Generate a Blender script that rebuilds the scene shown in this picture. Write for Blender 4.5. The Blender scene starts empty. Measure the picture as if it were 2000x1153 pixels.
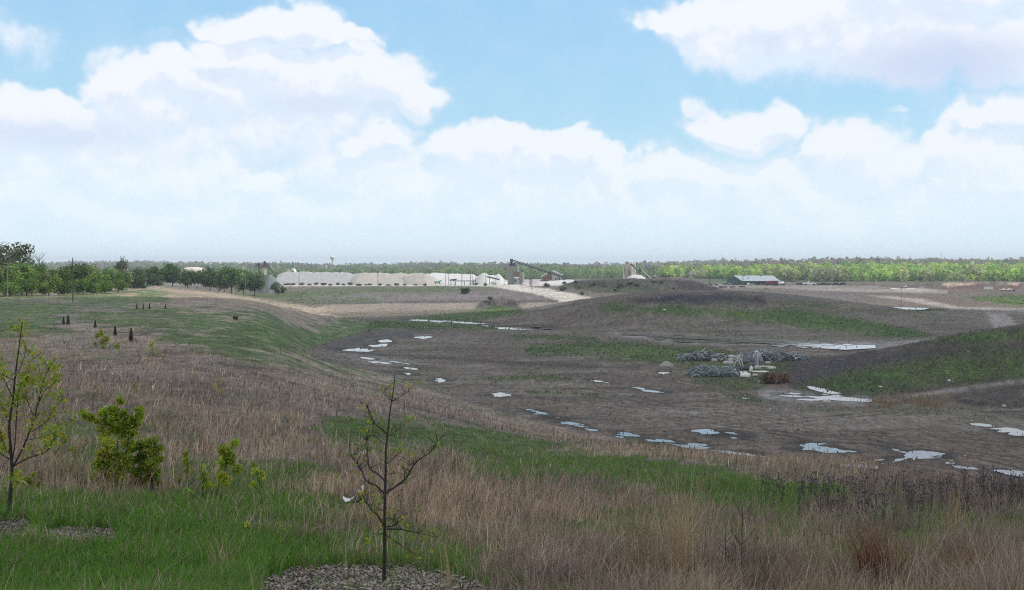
import bpy, math, random
import numpy as np
from mathutils import Vector

# ------------------------------------------------------------------ camera, sky, sun, exposure
S = bpy.context.scene
C = S.collection
F, PX0, PY0 = 2150.0, 1000.0, 518.0            # focal length in photo pixels, principal column, eye-level row
cam_d = bpy.data.cameras.new("camera")
cam = bpy.data.objects.new("camera", cam_d); C.objects.link(cam)
cam.location = (0, 0, 0); cam.rotation_euler = (math.radians(90), 0, 0)
cam_d.sensor_width = 36; cam_d.lens = 36 * F / 2000
cam_d.shift_y = -(576.5 - PY0) / 2000
cam_d.clip_start = 0.05; cam_d.clip_end = 20000
S.camera = cam

SUN_EL, SUN_AZ = math.radians(50), math.radians(80)     # azimuth measured from the view direction to the right
sun_dir = Vector((math.sin(SUN_AZ) * math.cos(SUN_EL), math.cos(SUN_AZ) * math.cos(SUN_EL), math.sin(SUN_EL)))
sl = bpy.data.lights.new("sun", 'SUN'); sl.energy = 3.2; sl.angle = math.radians(0.5); sl.color = (1, .955, .88)
so = bpy.data.objects.new("sun", sl); C.objects.link(so)
so.rotation_euler = sun_dir.to_track_quat('Z', 'Y').to_euler(); so.location = (0, 0, 200)

S.view_settings.view_transform = 'Standard'; S.view_settings.look = 'None'
S.view_settings.exposure = 0.12; S.view_settings.gamma = 1.0
S.view_settings.use_curve_mapping = False
S.render.engine = 'CYCLES'
S.cycles.use_denoising = False; S.cycles.filter_width = 1.15
S.cycles.max_bounces = 5; S.cycles.diffuse_bounces = 3; S.cycles.glossy_bounces = 2
S.cycles.transmission_bounces = 3; S.cycles.volume_bounces = 0; S.cycles.transparent_max_bounces = 6
S.cycles.sample_clamp_indirect = 2

HAZE = 1.5e-4

# cloud lumps of the sky: (px, py, rx, ry, weight)
CLOUDS = [
 (40,228,170,58,1),(150,205,85,48,1),(240,235,90,50,.85),(275,185,85,75,1),(345,160,85,45,1),(430,200,120,70,1),(500,130,95,42,1),
 (600,165,150,70,1),(700,165,110,70,1),(775,205,90,42,1),(815,215,45,38,.95),(540,62,100,42,1),(590,30,80,42,1),(650,68,75,32,.95),(705,70,35,20,.45),
 (10,70,80,44,.45),(75,74,45,20,.26),(235,98,45,24,.30),(345,90,60,22,.24),
 (735,285,100,32,.85),(640,295,90,34,.65),(370,325,110,36,.8),(470,355,130,32,.68),(120,345,140,44,.72),(40,290,170,40,.7),(680,345,110,30,.6),
 (935,312,110,50,.88),(985,290,60,38,.95),(1060,315,70,40,.9),(1130,300,70,40,.98),(1200,325,70,34,.95),(1330,345,100,36,.8),(1060,355,260,36,.72),
 (1440,262,120,34,1),(1500,240,85,42,1),(1390,268,80,24,.9),(1345,222,46,32,.42),(1370,240,40,26,.5),(1660,305,110,52,.88),(1560,358,90,38,.85),(1760,335,120,44,.75),
 (1890,310,75,56,1),(1960,330,80,70,.95),(1960,240,80,36,.9),(1750,237,25,10,.3),
 (1320,35,80,46,1),(1390,70,90,58,1),(1500,40,150,74,1),(1620,70,170,80,1),(1800,90,210,80,1),(1980,100,200,80,1),(1750,0,330,60,1),(1580,115,120,35,.7),
 (880,60,14,8,.1),(850,400,700,40,.62),(1600,395,500,52,.66),(300,405,500,54,.68),(210,290,330,80,.72),(520,250,280,70,.74),(700,330,220,50,.66),(1000,370,420,50,.68),(1500,345,420,50,.66),(1200,380,300,40,.62),
]

def make_world():
    w = bpy.data.worlds.new("World"); S.world = w; w.use_nodes = True
    nt = w.node_tree; nt.nodes.clear()
    # density of cloud at a sky position (azimuth, elevation)
    g = bpy.data.node_groups.new("cloud_density", 'ShaderNodeTree')
    g.interface.new_socket("P", in_out='INPUT', socket_type='NodeSocketVector')
    g.interface.new_socket("D", in_out='OUTPUT', socket_type='NodeSocketFloat')
    N, L = g.nodes, g.links
    gi = N.new('NodeGroupInput'); go = N.new('NodeGroupOutput')
    def nmath(op, a, b=None, N=N, L=L):
        n = N.new('ShaderNodeMath'); n.operation = op
        for i, v in enumerate((a, b)):
            if v is None: continue
            if isinstance(v, (int, float)): n.inputs[i].default_value = v
            else: L.new(v, n.inputs[i])
        return n.outputs[0]
    def vmath(op, a, b=None, N=N, L=L):
        n = N.new('ShaderNodeVectorMath'); n.operation = op
        for i, v in enumerate((a, b)):
            if v is None: continue
            if isinstance(v, tuple): n.inputs[i].default_value = v
            else: L.new(v, n.inputs[i])
        return n
    def noise(P, scale, detail, rough, N=N, L=L):
        n = N.new('ShaderNodeTexNoise'); n.inputs['Scale'].default_value = scale; n.inputs['Detail'].default_value = detail
        n.inputs['Roughness'].default_value = rough; L.new(P, n.inputs['Vector']); return n
    P = gi.outputs[0]
    warp = noise(P, 9, 4, .6)
    wv = vmath('MULTIPLY', vmath('SUBTRACT', warp.outputs['Color'], (.5, .5, .5)).outputs[0], (.18, .11, 0)).outputs[0]
    Pw = vmath('ADD', P, wv).outputs[0]
    acc = None
    for (px, py, rx, ry, wt) in CLOUDS:
        az = math.atan((px - PX0) / F); el = math.atan((PY0 - py) / F * math.cos(az))
        d = vmath('LENGTH', vmath('MULTIPLY', vmath('SUBTRACT', Pw, (az, el, 0)).outputs[0], (F / rx / 1.15, F / ry / 1.15, 0)).outputs[0]).outputs['Value']
        mr = N.new('ShaderNodeMapRange'); mr.interpolation_type = 'SMOOTHSTEP'
        mr.inputs['From Min'].default_value = 1.35; mr.inputs['From Max'].default_value = .25
        mr.inputs['To Min'].default_value = 0; mr.inputs['To Max'].default_value = wt
        L.new(d, mr.inputs['Value'])
        if acc is None: acc = mr.outputs[0]
        else:
            acc = nmath('SMOOTH_MAX', acc, mr.outputs[0]); acc.node.inputs[2].default_value = .15
    n1 = noise(P, 24, 9, .62).outputs['Fac']
    # the part of the sky outside the picture keeps a broken cloud cover
    sep = N.new('ShaderNodeSeparateXYZ'); L.new(P, sep.inputs[0])
    out = N.new('ShaderNodeMapRange'); out.inputs['From Min'].default_value = .25; out.inputs['From Max'].default_value = .4
    L.new(sep.outputs['Y'], out.inputs['Value'])
    az_out = N.new('ShaderNodeMapRange'); az_out.inputs['From Min'].default_value = .46; az_out.inputs['From Max'].default_value = .65
    L.new(nmath('ABSOLUTE', sep.outputs['X']), az_out.inputs['Value'])
    o2 = nmath('MAXIMUM', out.outputs[0], az_out.outputs[0])
    big = noise(P, 3.2, 3, .55).outputs['Fac']
    bigm = nmath('MULTIPLY', nmath('MULTIPLY', nmath('SUBTRACT', big, .2), 2.6), o2)
    acc = nmath('MAXIMUM', acc, bigm)
    D = nmath('ADD', acc, nmath('MULTIPLY', nmath('MULTIPLY', nmath('SUBTRACT', n1, .5), 1.05), nmath('ADD', nmath('MINIMUM', nmath('MULTIPLY', acc, 1.5), .85), .15)))
    L.new(D, go.inputs[0])

    N, L = nt.nodes, nt.links
    tc = N.new('ShaderNodeTexCoord')
    sep = N.new('ShaderNodeSeparateXYZ'); L.new(tc.outputs['Generated'], sep.inputs[0])
    m = lambda op, a, b=None: nmath(op, a, b, N, L)
    az = m('ARCTAN2', sep.outputs['X'], sep.outputs['Y']); el = m('ARCSINE', sep.outputs['Z'])
    cb = N.new('ShaderNodeCombineXYZ'); L.new(az, cb.inputs[0]); L.new(el, cb.inputs[1])
    def dens(P):
        n = N.new('ShaderNodeGroup'); n.node_tree = g; L.new(P, n.inputs[0]); return n.outputs[0]
    P0 = cb.outputs[0]
    d0 = dens(P0)
    d1 = dens(vmath('ADD', P0, (.004, .017, 0), N, L).outputs[0])
    def rng(v, a, b, c=0, d=1, sm=True):
        r = N.new('ShaderNodeMapRange'); r.interpolation_type = 'SMOOTHSTEP' if sm else 'LINEAR'
        for k, x in zip(('From Min', 'From Max', 'To Min', 'To Max'), (a, b, c, d)): r.inputs[k].default_value = x
        L.new(v, r.inputs['Value']); return r.outputs[0]
    def mixf(f, a, b):
        n = N.new('ShaderNodeMix'); n.data_type = 'FLOAT'
        for i, v in ((0, f), (2, a), (3, b)): L.new(v, n.inputs[i])
        return n.outputs[0]
    lit = rng(m('SUBTRACT', d0, d1), -.2, .2)                 # tops brighter than undersides
    mask = mixf(rng(m('SUBTRACT', d0, d1), .0, .3, 0, .6), rng(d0, .04, .74), rng(d0, .17, .5))
    thick = rng(d0, .75, 1.35)
    sky = N.new('ShaderNodeTexSky'); sky.sky_type = 'NISHITA'; sky.sun_disc = False
    sky.sun_elevation = SUN_EL; sky.sun_rotation = SUN_AZ; sky.altitude = 100; sky.air_density = 1.0; sky.dust_density = .6; sky.ozone_density = 1.6
    def mixc(f, a, b):
        n = N.new('ShaderNodeMix'); n.data_type = 'RGBA'
        for i, v in ((0, f), (6, a), (7, b)):
            if isinstance(v, (int, float)): n.inputs[i].default_value = v
            elif isinstance(v, tuple): n.inputs[i].default_value = (*v, 1)
            else: L.new(v, n.inputs[i])
        return n.outputs[2]
    blue = N.new('ShaderNodeMix'); blue.data_type = 'RGBA'; blue.blend_type = 'MULTIPLY'; blue.inputs[0].default_value = 1
    L.new(sky.outputs[0], blue.inputs[6]); blue.inputs[7].default_value = (.62, 1.0, 1.15, 1)
    clear = mixc(.8, blue.outputs[2], mixc(rng(el, .0, .23, sm=False), (5.8, 8.3, 9.3), (3.9, 6.65, 9.1)))
    ccol = mixc(lit, (7.3, 8.2, 9.4), (8.75, 9.05, 9.6))
    ccol = mixc(m('MULTIPLY', thick, m('SUBTRACT', 1, lit)), ccol, (6.3, 7.0, 8.8))
    for (px, py, rx, ry, s_) in ((1840, 125, 230, 75, 1.0), (110, 268, 230, 40, .55), (620, 205, 130, 30, .3)):
        a_ = math.atan((px - PX0) / F); e_ = math.atan((PY0 - py) / F * math.cos(a_))
        d_ = vmath('LENGTH', vmath('MULTIPLY', vmath('SUBTRACT', P0, (a_, e_, 0), N, L).outputs[0], (F / rx, F / ry, 0), N, L).outputs[0], None, N, L).outputs['Value']
        ccol = mixc(rng(d_, 1.1, .1, 0, s_), ccol, (6.2, 6.9, 8.8))
    col = mixc(m('MULTIPLY', mask, .96), clear, ccol)
    # milky air towards the horizon
    haze = rng(el, -.01, .14, .9, 0)
    col = mixc(haze, col, (8.1, 9.4, 10.2))
    below = rng(el, -.03, 0, 1, 0)
    col = mixc(below, col, (3.0, 3.0, 2.8))
    bg = N.new('ShaderNodeBackground'); bg.inputs['Strength'].default_value = .1
    L.new(col, bg.inputs['Color'])
    o = N.new('ShaderNodeOutputWorld'); L.new(bg.outputs[0], o.inputs[0])
make_world()

# ------------------------------------------------------------------ small toolbox
R = np.random.RandomState(7)
random.seed(7)

_tab = np.random.RandomState(3).rand(256, 256).astype(np.float32)
def vnoise(x, y):
    x = np.asarray(x, dtype=np.float64); y = np.asarray(y, dtype=np.float64)
    xi = np.floor(x).astype(np.int64); yi = np.floor(y).astype(np.int64)
    fx = x - xi; fy = y - yi
    fx = fx * fx * (3 - 2 * fx); fy = fy * fy * (3 - 2 * fy)
    x0 = xi & 255; x1 = (xi + 1) & 255; y0 = yi & 255; y1 = (yi + 1) & 255
    a = _tab[x0, y0]; b = _tab[x1, y0]; c = _tab[x0, y1]; d = _tab[x1, y1]
    return (a * (1 - fx) + b * fx) * (1 - fy) + (c * (1 - fx) + d * fx) * fy
def fbm(x, y, oct=4, gain=.5):
    s = 0; a = 1; t = 0
    for i in range(oct):
        s = s + a * vnoise(x * 2 ** i + 17.3 * i, y * 2 ** i + 9.1 * i); t += a; a *= gain
    return s / t
def sstep(a, b, x):
    t = np.clip((x - a) / (b - a), 0, 1); return t * t * (3 - 2 * t)

def fast_mesh(name, verts, quads, cols=None):
    me = bpy.data.meshes.new(name)
    n, q = len(verts), len(quads)
    me.vertices.add(n); me.vertices.foreach_set('co', np.asarray(verts, dtype=np.float32).ravel())
    me.loops.add(q * 4); me.loops.foreach_set('vertex_index', np.asarray(quads, dtype=np.int32).ravel())
    me.polygons.add(q); me.polygons.foreach_set('loop_start', np.arange(q, dtype=np.int32) * 4)
    me.update(calc_edges=True)
    if cols is not None:
        a = me.color_attributes.new('Col', 'FLOAT_COLOR', 'POINT')
        c = np.ones((n, 4), dtype=np.float32); c[:, :3] = cols
        a.data.foreach_set('color', c.ravel())
    return me

def link(o, parent=None):
    C.objects.link(o)
    if parent is not None: o.parent = parent
    return o
def tag(o, label=None, cat=None, group=None, kind=None):
    if label: o['label'] = label
    if cat: o['category'] = cat
    if group: o['group'] = group
    if kind: o['kind'] = kind
    return o
def thing(name, label, cat, loc=(0, 0, 0), group=None, rz=0):
    o = bpy.data.objects.new(name, None); o.empty_display_size = .2
    link(o); o.location = loc; o.rotation_euler = (0, 0, rz)
    return tag(o, label, cat, group)
def mesh_obj(name, me, mat, parent=None, loc=(0, 0, 0), smooth=False):
    o = bpy.data.objects.new(name, me); link(o, parent); o.location = loc
    if mat is not None and not len(me.materials): me.materials.append(mat)
    if smooth: me.polygons.foreach_set('use_smooth', np.ones(len(me.polygons), dtype=bool))
    return o
def dup(root, loc, rz=None, scale=None, label=None, group=None):
    r = root.copy(); C.objects.link(r); r.location = loc
    if rz is not None: r.rotation_euler = (0, 0, rz)
    if scale is not None: r.scale = scale if isinstance(scale, tuple) else (scale,) * 3
    if label: r['label'] = label
    if group: r['group'] = group
    for ch in root.children:
        c = ch.copy(); C.objects.link(c); c.parent = r
        for gch in ch.children:
            d = gch.copy(); C.objects.link(d); d.parent = c
    return r

class MB:
    """collects boxes, tubes, prisms and leaves; build() links them as one mesh object"""
    def __init__(s): s.v = []; s.f = []; s.c = []; s.col = None
    def add(s, vs, fs, col=None):
        b = len(s.v); s.v.extend([tuple(map(float, p)) for p in vs]); s.f.extend([tuple(b + i for i in f) for f in fs])
        s.c.extend([col or s.col or (1, 1, 1)] * len(vs))
    def box(s, x0, x1, y0, y1, z0, z1, col=None):
        s.add([(x0,y0,z0),(x1,y0,z0),(x1,y1,z0),(x0,y1,z0),(x0,y0,z1),(x1,y0,z1),(x1,y1,z1),(x0,y1,z1)],
              [(0,3,2,1),(4,5,6,7),(0,1,5,4),(1,2,6,5),(2,3,7,6),(3,0,4,7)], col)
    def prism(s, prof, y0, y1, col=None):
        n = len(prof)
        s.add([(x, y0, z) for x, z in prof] + [(x, y1, z) for x, z in prof],
              [tuple(range(n)), tuple(range(2 * n - 1, n - 1, -1))] + [(i, i + n, (i + 1) % n + n, (i + 1) % n) for i in range(n)], col)
    def tube(s, pts, rad, n=6, col=None, cap=True):
        pts = [Vector(p) for p in pts]; k = len(pts)
        if isinstance(rad, (int, float)): rad = [rad] * k
        vs, fs = [], []
        up = None
        for i, p in enumerate(pts):
            t = (pts[min(i + 1, k - 1)] - pts[max(i - 1, 0)])
            if t.length < 1e-9: t = Vector((0, 0, 1))
            t.normalize()
            a = Vector((1, 0, 0)) if abs(t.x) < .8 else Vector((0, 1, 0))
            if up is not None and (up - up.dot(t) * t).length > .1: a = up
            u = (a - a.dot(t) * t).normalized(); up = u; w = t.cross(u)
            for j in range(n):
                q = 2 * math.pi * j / n
                vs.append(p + (u * math.cos(q) + w * math.sin(q)) * rad[i])
        for i in range(k - 1):
            for j in range(n):
                fs.append((i*n+j, i*n+(j+1)%n, (i+1)*n+(j+1)%n, (i+1)*n+j))
        if cap: fs.append(tuple(range(n - 1, -1, -1))); fs.append(tuple(range((k-1)*n, k*n)))
        s.add(vs, fs, col)
    def lathe(s, prof, n=16, c=(0, 0, 0), col=None):
        k = len(prof)
        vs = [(c[0] + r * math.cos(2*math.pi*j/n), c[1] + r * math.sin(2*math.pi*j/n), c[2] + z) for r, z in prof for j in range(n)]
        fs = [(i*n+j, i*n+(j+1)%n, (i+1)*n+(j+1)%n, (i+1)*n+j) for i in range(k-1) for j in range(n)]
        fs += [tuple(range(n-1, -1, -1)), tuple(range((k-1)*n, k*n))]
        s.add(vs, fs, col)
    def leaf(s, p, size, rng, col=None, asp=.55):
        p = Vector(p); a = Vector(rng.normal(size=3)).normalized(); b = a.cross(Vector(rng.normal(size=3))).normalized()
        L_, W_ = a * size, b * size * asp * .5
        s.add([p, p + L_ * .5 + W_, p + L_, p + L_ * .5 - W_], [(0, 1, 2, 3)], col)
    def build(s, name, mat, parent=None, loc=(0, 0, 0), smooth=False, colors=False):
        me = bpy.data.meshes.new(name)
        me.from_pydata(s.v, [], s.f); me.update()
        if colors:
            a = me.color_attributes.new('Col', 'FLOAT_COLOR', 'POINT')
            a.data.foreach_set('color', np.array([(*c, 1) for c in s.c], dtype=np.float32).ravel())
        return mesh_obj(name, me, mat, parent, loc, smooth)

# ------------------------------------------------------------------ materials
_mats = {}
def mat(name, col=(.5, .5, .5), rough=.85, var=.25, scale=3.0, metal=0.0, bump=0.0, spec=.3, col2=None):
    if name in _mats: return _mats[name]
    m = bpy.data.materials.new(name); m.use_nodes = True
    nt = m.node_tree; b = nt.nodes['Principled BSDF']
    b.inputs['Roughness'].default_value = rough; b.inputs['Metallic'].default_value = metal; b.inputs['Specular IOR Level'].default_value = spec
    tc = nt.nodes.new('ShaderNodeTexCoord'); n = nt.nodes.new('ShaderNodeTexNoise')
    n.inputs['Scale'].default_value = scale; n.inputs['Detail'].default_value = 6; n.inputs['Roughness'].default_value = .65
    nt.links.new(tc.outputs['Object'], n.inputs['Vector'])
    r = nt.nodes.new('ShaderNodeValToRGB')
    c2 = col2 or tuple(min(1, c * (1 + var)) for c in col); c1 = tuple(c * (1 - var) for c in col)
    r.color_ramp.elements[0].position = .3; r.color_ramp.elements[1].position = .7
    r.color_ramp.elements[0].color = (*c1, 1); r.color_ramp.elements[1].color = (*c2, 1)
    nt.links.new(n.outputs['Fac'], r.inputs[0]); nt.links.new(r.outputs[0], b.inputs['Base Color'])
    if bump:
        bp = nt.nodes.new('ShaderNodeBump'); bp.inputs['Strength'].default_value = bump; bp.inputs['Distance'].default_value = .1
        nt.links.new(n.outputs['Fac'], bp.inputs['Height']); nt.links.new(bp.outputs[0], b.inputs['Normal'])
    _mats[name] = m; return m

def leaf_mat(name, transl=.35, rough=.7):
    m = bpy.data.materials.new(name); m.use_nodes = True
    nt = m.node_tree; nt.nodes.clear()
    at = nt.nodes.new('ShaderNodeAttribute'); at.attribute_name = 'Col'
    oi = nt.nodes.new('ShaderNodeObjectInfo')
    hs = nt.nodes.new('ShaderNodeHueSaturation')
    mr = nt.nodes.new('ShaderNodeMapRange'); mr.inputs['To Min'].default_value = .72; mr.inputs['To Max'].default_value = 1.3
    nt.links.new(oi.outputs['Random'], mr.inputs['Value']); nt.links.new(mr.outputs[0], hs.inputs['Value'])
    nt.links.new(at.outputs['Color'], hs.inputs['Color'])
    d = nt.nodes.new('ShaderNodeBsdfDiffuse'); t = nt.nodes.new('ShaderNodeBsdfTranslucent')
    nt.links.new(hs.outputs[0], d.inputs[0]); nt.links.new(hs.outputs[0], t.inputs[0])
    x = nt.nodes.new('ShaderNodeMixShader'); x.inputs[0].default_value = transl
    nt.links.new(d.outputs[0], x.inputs[1]); nt.links.new(t.outputs[0], x.inputs[2])
    o = nt.nodes.new('ShaderNodeOutputMaterial'); nt.links.new(x.outputs[0], o.inputs[0])
    return m
M_LEAF = leaf_mat('leaf', .4); M_GRASS = leaf_mat('grass_blade', .3); M_COL = leaf_mat('dull_surface', 0.0)

def ground_mat():
    m = bpy.data.materials.new('ground'); m.use_nodes = True
    nt = m.node_tree; b = nt.nodes['Principled BSDF']; b.inputs['Roughness'].default_value = .95; b.inputs['Specular IOR Level'].default_value = .12
    at = nt.nodes.new('ShaderNodeAttribute'); at.attribute_name = 'Col'
    tc = nt.nodes.new('ShaderNodeTexCoord')
    def nz(s, d):
        n = nt.nodes.new('ShaderNodeTexNoise'); n.inputs['Scale'].default_value = s; n.inputs['Detail'].default_value = d; n.inputs['Roughness'].default_value = .7
        nt.links.new(tc.outputs['Object'], n.inputs['Vector']); return n.outputs['Fac']
    mr = nt.nodes.new('ShaderNodeMapRange'); mr.inputs['From Min'].default_value = .3; mr.inputs['From Max'].default_value = .7
    mr.inputs['To Min'].default_value = .62; mr.inputs['To Max'].default_value = 1.38
    nt.links.new(nz(1.3, 8), mr.inputs['Value'])
    mx = nt.nodes.new('ShaderNodeMix'); mx.data_type = 'RGBA'; mx.blend_type = 'MULTIPLY'; mx.inputs[0].default_value = 1
    nt.links.new(at.outputs['Color'], mx.inputs[6]); nt.links.new(mr.outputs[0], mx.inputs[7]); nt.links.new(mx.outputs[2], b.inputs['Base Color'])
    bp = nt.nodes.new('ShaderNodeBump'); bp.inputs['Strength'].default_value = .8; bp.inputs['Distance'].default_value = .25
    nt.links.new(nz(.9, 8), bp.inputs['Height']); nt.links.new(bp.outputs[0], b.inputs['Normal'])
    return m
M_GROUND = ground_mat()

# ------------------------------------------------------------------ the lie of the land
# for a fan of sight lines (photo column): distance and height below the eye
PROF = {
 -400: [(2,-1.75),(5,-2.2),(8,-2.8),(12,-3.5),(20,-4.4),(30,-5.2),(60,-6.8),(100,-8.0),(160,-8.4),(230,-8.2),(300,-7.6),(400,-7.8),(600,-10),(900,-13)],
 0:    [(2,-1.75),(5,-2.2),(8,-2.8),(12,-3.54),(17,-3.95),(30,-5.3),(60,-7),(100,-8.4),(160,-8.8),(230,-8.6),(300,-8),(400,-8.5),(600,-11),(900,-14)],
 300:  [(2,-1.75),(5,-2.2),(8,-2.8),(12,-3.54),(20,-4.4),(30,-5.5),(60,-7.6),(100,-9.2),(160,-9.6),(230,-9.6),(300,-9.5),(400,-9.3),(500,-9.8),(650,-13),(900,-16)],
 500:  [(2,-1.75),(5,-2.2),(8,-2.8),(12,-3.54),(20,-4.6),(30,-5.8),(60,-8.4),(100,-10.4),(160,-11.2),(230,-11.2),(320,-11.5),(380,-12),(480,-14.5),(600,-17),(750,-16.5),(950,-16.8)],
 650:  [(2,-1.75),(5,-2.2),(8,-2.8),(12,-3.54),(20,-4.7),(30,-6),(60,-9),(100,-12),(150,-15.2),(200,-18),(275,-22),(330,-21.5),(420,-20.5),(520,-19),(620,-18),(750,-17),(950,-17)],
 800:  [(2,-1.75),(5,-2.2),(8,-2.8),(12,-3.54),(20,-4.8),(30,-6.1),(60,-9.6),(100,-13),(150,-17.5),(208,-22),(300,-22),(420,-21.5),(520,-20.3),(620,-18.5),(720,-17),(950,-17)],
 1000: [(2,-1.75),(5,-2.2),(8,-2.8),(12,-3.54),(20,-4.9),(30,-6.3),(60,-10.3),(100,-15.3),(130,-19),(162,-22),(250,-22.2),(350,-22),(450,-21),(550,-20),(650,-18.5),(750,-17.2),(950,-17)],
 1300: [(2,-1.75),(5,-2.2),(8,-2.8),(12,-3.54),(20,-4.9),(30,-6.5),(45,-8.4),(60,-10.4),(80,-13.4),(105,-17.7),(134,-22),(250,-22.2),(350,-21.6),(450,-20),(550,-18.5),(650,-17.2),(800,-16.3),(1000,-16.3)],
 1650: [(2,-1.75),(5,-2.2),(8,-2.8),(12,-3.5),(20,-4.8),(30,-6.2),(42,-7.75),(50,-9.1),(65,-12.5),(90,-18.5),(108,-22),(250,-22.2),(350,-21.2),(450,-19.5),(550,-18),(650,-17),(800,-16.2),(1000,-16)],
 2000: [(2,-1.75),(5,-2.2),(8,-2.75),(12,-3.4),(20,-4.65),(30,-6.15),(36,-7.4),(60,-14.5),(82,-21),(95,-22),(250,-22.2),(350,-21.2),(450,-19.5),(550,-18.2),(650,-17.4),(800,-16.4),(1000,-16)],
 2500: [(2,-1.75),(5,-2.2),(8,-2.75),(12,-3.3),(20,-4.6),(26,-5.9),(36,-8),(60,-15),(82,-21),(95,-22),(250,-22.2),(350,-21.2),(450,-19.5),(550,-18.2),(650,-17.4),(800,-16.4),(1000,-16)],
}
FAR_L = [(1250,-17),(1800,-18),(2400,-17),(3000,-13),(3600,-10),(5000,-6),(9000,-30)]
FAR_R = [(1150,-15.6),(1250,-14),(1500,-9),(1900,-4),(2200,-2),(2600,-2),(3600,-6),(9000,-30)]
def pchip(xs, ys, xq):
    xs = np.array(xs, float); ys = np.array(ys, float); h = np.diff(xs); dl = np.diff(ys) / h
    m = np.zeros(len(xs)); m[0] = dl[0]; m[-1] = dl[-1]
    for i in range(1, len(xs) - 1):
        if dl[i-1] * dl[i] > 0:
            w1 = 2 * h[i] + h[i-1]; w2 = h[i] + 2 * h[i-1]; m[i] = (w1 + w2) / (w1 / dl[i-1] + w2 / dl[i])
    i = np.clip(np.searchsorted(xs, xq) - 1, 0, len(xs) - 2)
    t = np.clip((xq - xs[i]) / h[i], 0, 1)
    return ((1+2*t)*(1-t)**2)*ys[i] + t*(1-t)**2*h[i]*m[i] + t*t*(3-2*t)*ys[i+1] + t*t*(t-1)*h[i]*m[i+1]
LN = np.linspace(math.log(2), math.log(9000), 520)
CP = np.linspace(-400, 2500, 146)
_cols = sorted(PROF)
_rows = []
for c in _cols:
    far = FAR_R if c >= 1650 else FAR_L
    if c == 1300: far = [(1200,-16),(1500,-14.5),(1900,-12),(2500,-9),(3200,-7),(5000,-6),(9000,-30)]
    p = PROF[c] + far
    _rows.append(pchip([math.log(a) for a, _ in p], [b for _, b in p], LN))
_rows = np.array(_rows)
TAB = np.array([pchip(_cols, _rows[:, j], CP) for j in range(len(LN))]).T      # [column, distance]
k_ = np.exp(-np.linspace(-2, 2, 9) ** 2); k_ /= k_.sum()
TAB = np.array([np.convolve(np.pad(r, 4, mode='edge'), k_, 'valid') for r in TAB])
TAB = np.array([np.convolve(np.pad(r, 4, mode='edge'), k_, 'valid') for r in TAB.T]).T
def base_h(x, Y):
    px = np.clip(PX0 + F * x / Y, CP[0], CP[-1]); l = np.clip(np.log(Y), LN[0], LN[-1])
    a = (px - CP[0]) / (CP[1] - CP[0]); b = (l - LN[0]) / (LN[1] - LN[0])
    i = np.clip(a.astype(int), 0, len(CP) - 2); j = np.clip(b.astype(int), 0, len(LN) - 2); a = a - i; b = b - j
    return (TAB[i,j]*(1-a) + TAB[i+1,j]*a)*(1-b) + (TAB[i,j+1]*(1-a) + TAB[i+1,j+1]*a)*b
def dome(x, y, cx, cy, rx, ry, h, p=1.0, rot=0.0, wob=.12):
    ca, sa = math.cos(rot), math.sin(rot)
    u = ((x-cx)*ca + (y-cy)*sa) / rx; v = (-(x-cx)*sa + (y-cy)*ca) / ry
    r = np.sqrt(u*u + v*v) * (1 + wob * (fbm((x + cx) / rx * 2.5, (y + cy) / rx * 2.5, 3) - .5) * 2)
    return h * np.cos(np.clip(r, 0, 1) ** p * math.pi / 2) ** 2
# flattened pool beds: (level, world polygon), filled in below
POOLS = []
def bumps(x, y):
    z = dome(x, y, 76, 440, 106, 88, 9.7, 1.1)                                   # spoil mound in the middle
    hx = sstep(44, 118, x) * 10.6 + sstep(110, 190, x) * 4                           # spoil ridge coming in from the right
    z = z + hx * np.cos(np.clip(np.abs(y - 226 - 10 * (fbm(x / 30, y / 30, 2) - .5)) / 44, 0, 1) * math.pi / 2) ** 2
    z = z + dome(x, y, 104, 178, 36, 13, 4.6, 1.2)
    z = z + dome(x, y, 82, 742, 62, 48, 7.4, 2.4, 0, .08)                            # dirt hill before the plant
    z = z + dome(x, y, 118, 728, 34, 22, 1.4, 1.4)
    z = z + dome(x, y, -4, 556, 11, 7, 4.6, .9, 0, .3) + dome(x, y, 5.5, 552, 5, 5, 2.6, 1, 0, .3)   # two small heaps
    z = z + dome(x, y, -12, 560, 8, 6, 1.6, 1, 0, .3)
    z = z + dome(x, y, 338, 800, 54, 28, 4.6, 2.6, 0, .1)                            # cut bank far right
    z = z + dome(x, y, 262, 815, 26, 14, 3.0, 1.3, 0, .2)
    z = z + dome(x, y, -30, 640, 150, 38, 2.2, 1.6)                                  # low terrace
    # small rise behind the brown berm
    for (a, b) in (((-128, 430), (-108, 400)), ((-108, 400), (-86, 365))):
        pass
    return z
def bern(x, y):                                                                     # the pale windrow along the bench edge
    P = BERM
    d = np.full(x.shape, 1e9)
    for (ax, ay), (bx, by) in zip(P[:-1], P[1:]):
        vx, vy = bx-ax, by-ay; t = np.clip(((x-ax)*vx + (y-ay)*vy) / (vx*vx + vy*vy), 0, 1)
        d = np.minimum(d, np.hypot(x-ax-t*vx, y-ay-t*vy))
    return d
def wp(px, py, z):                                                                  # a point of the plane z seen at a photo position
    Y = -z * F / (py - PY0); return ((px - PX0) / F * Y, Y)
BERM = [wp(300, 561, -9.4), wp(390, 568, -9.9), wp(480, 581, -12), wp(560, 595, -14.2), wp(640, 608, -17.5)]
def raw_h(x, Y):
    x = np.asarray(x, float); Y = np.asarray(Y, float)
    z = base_h(x, Y) + bumps(x, Y)
    z = z + (fbm(x / 260 + 4, Y / 700, 2) - .5) * 24 * sstep(1350, 2000, Y)
    z = z + .9 * (1 - sstep(1.0, 5.0, bern(x, Y))) * (.6 + .8 * fbm(x / 2.5, Y / 2.5, 2))
    return z
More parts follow.
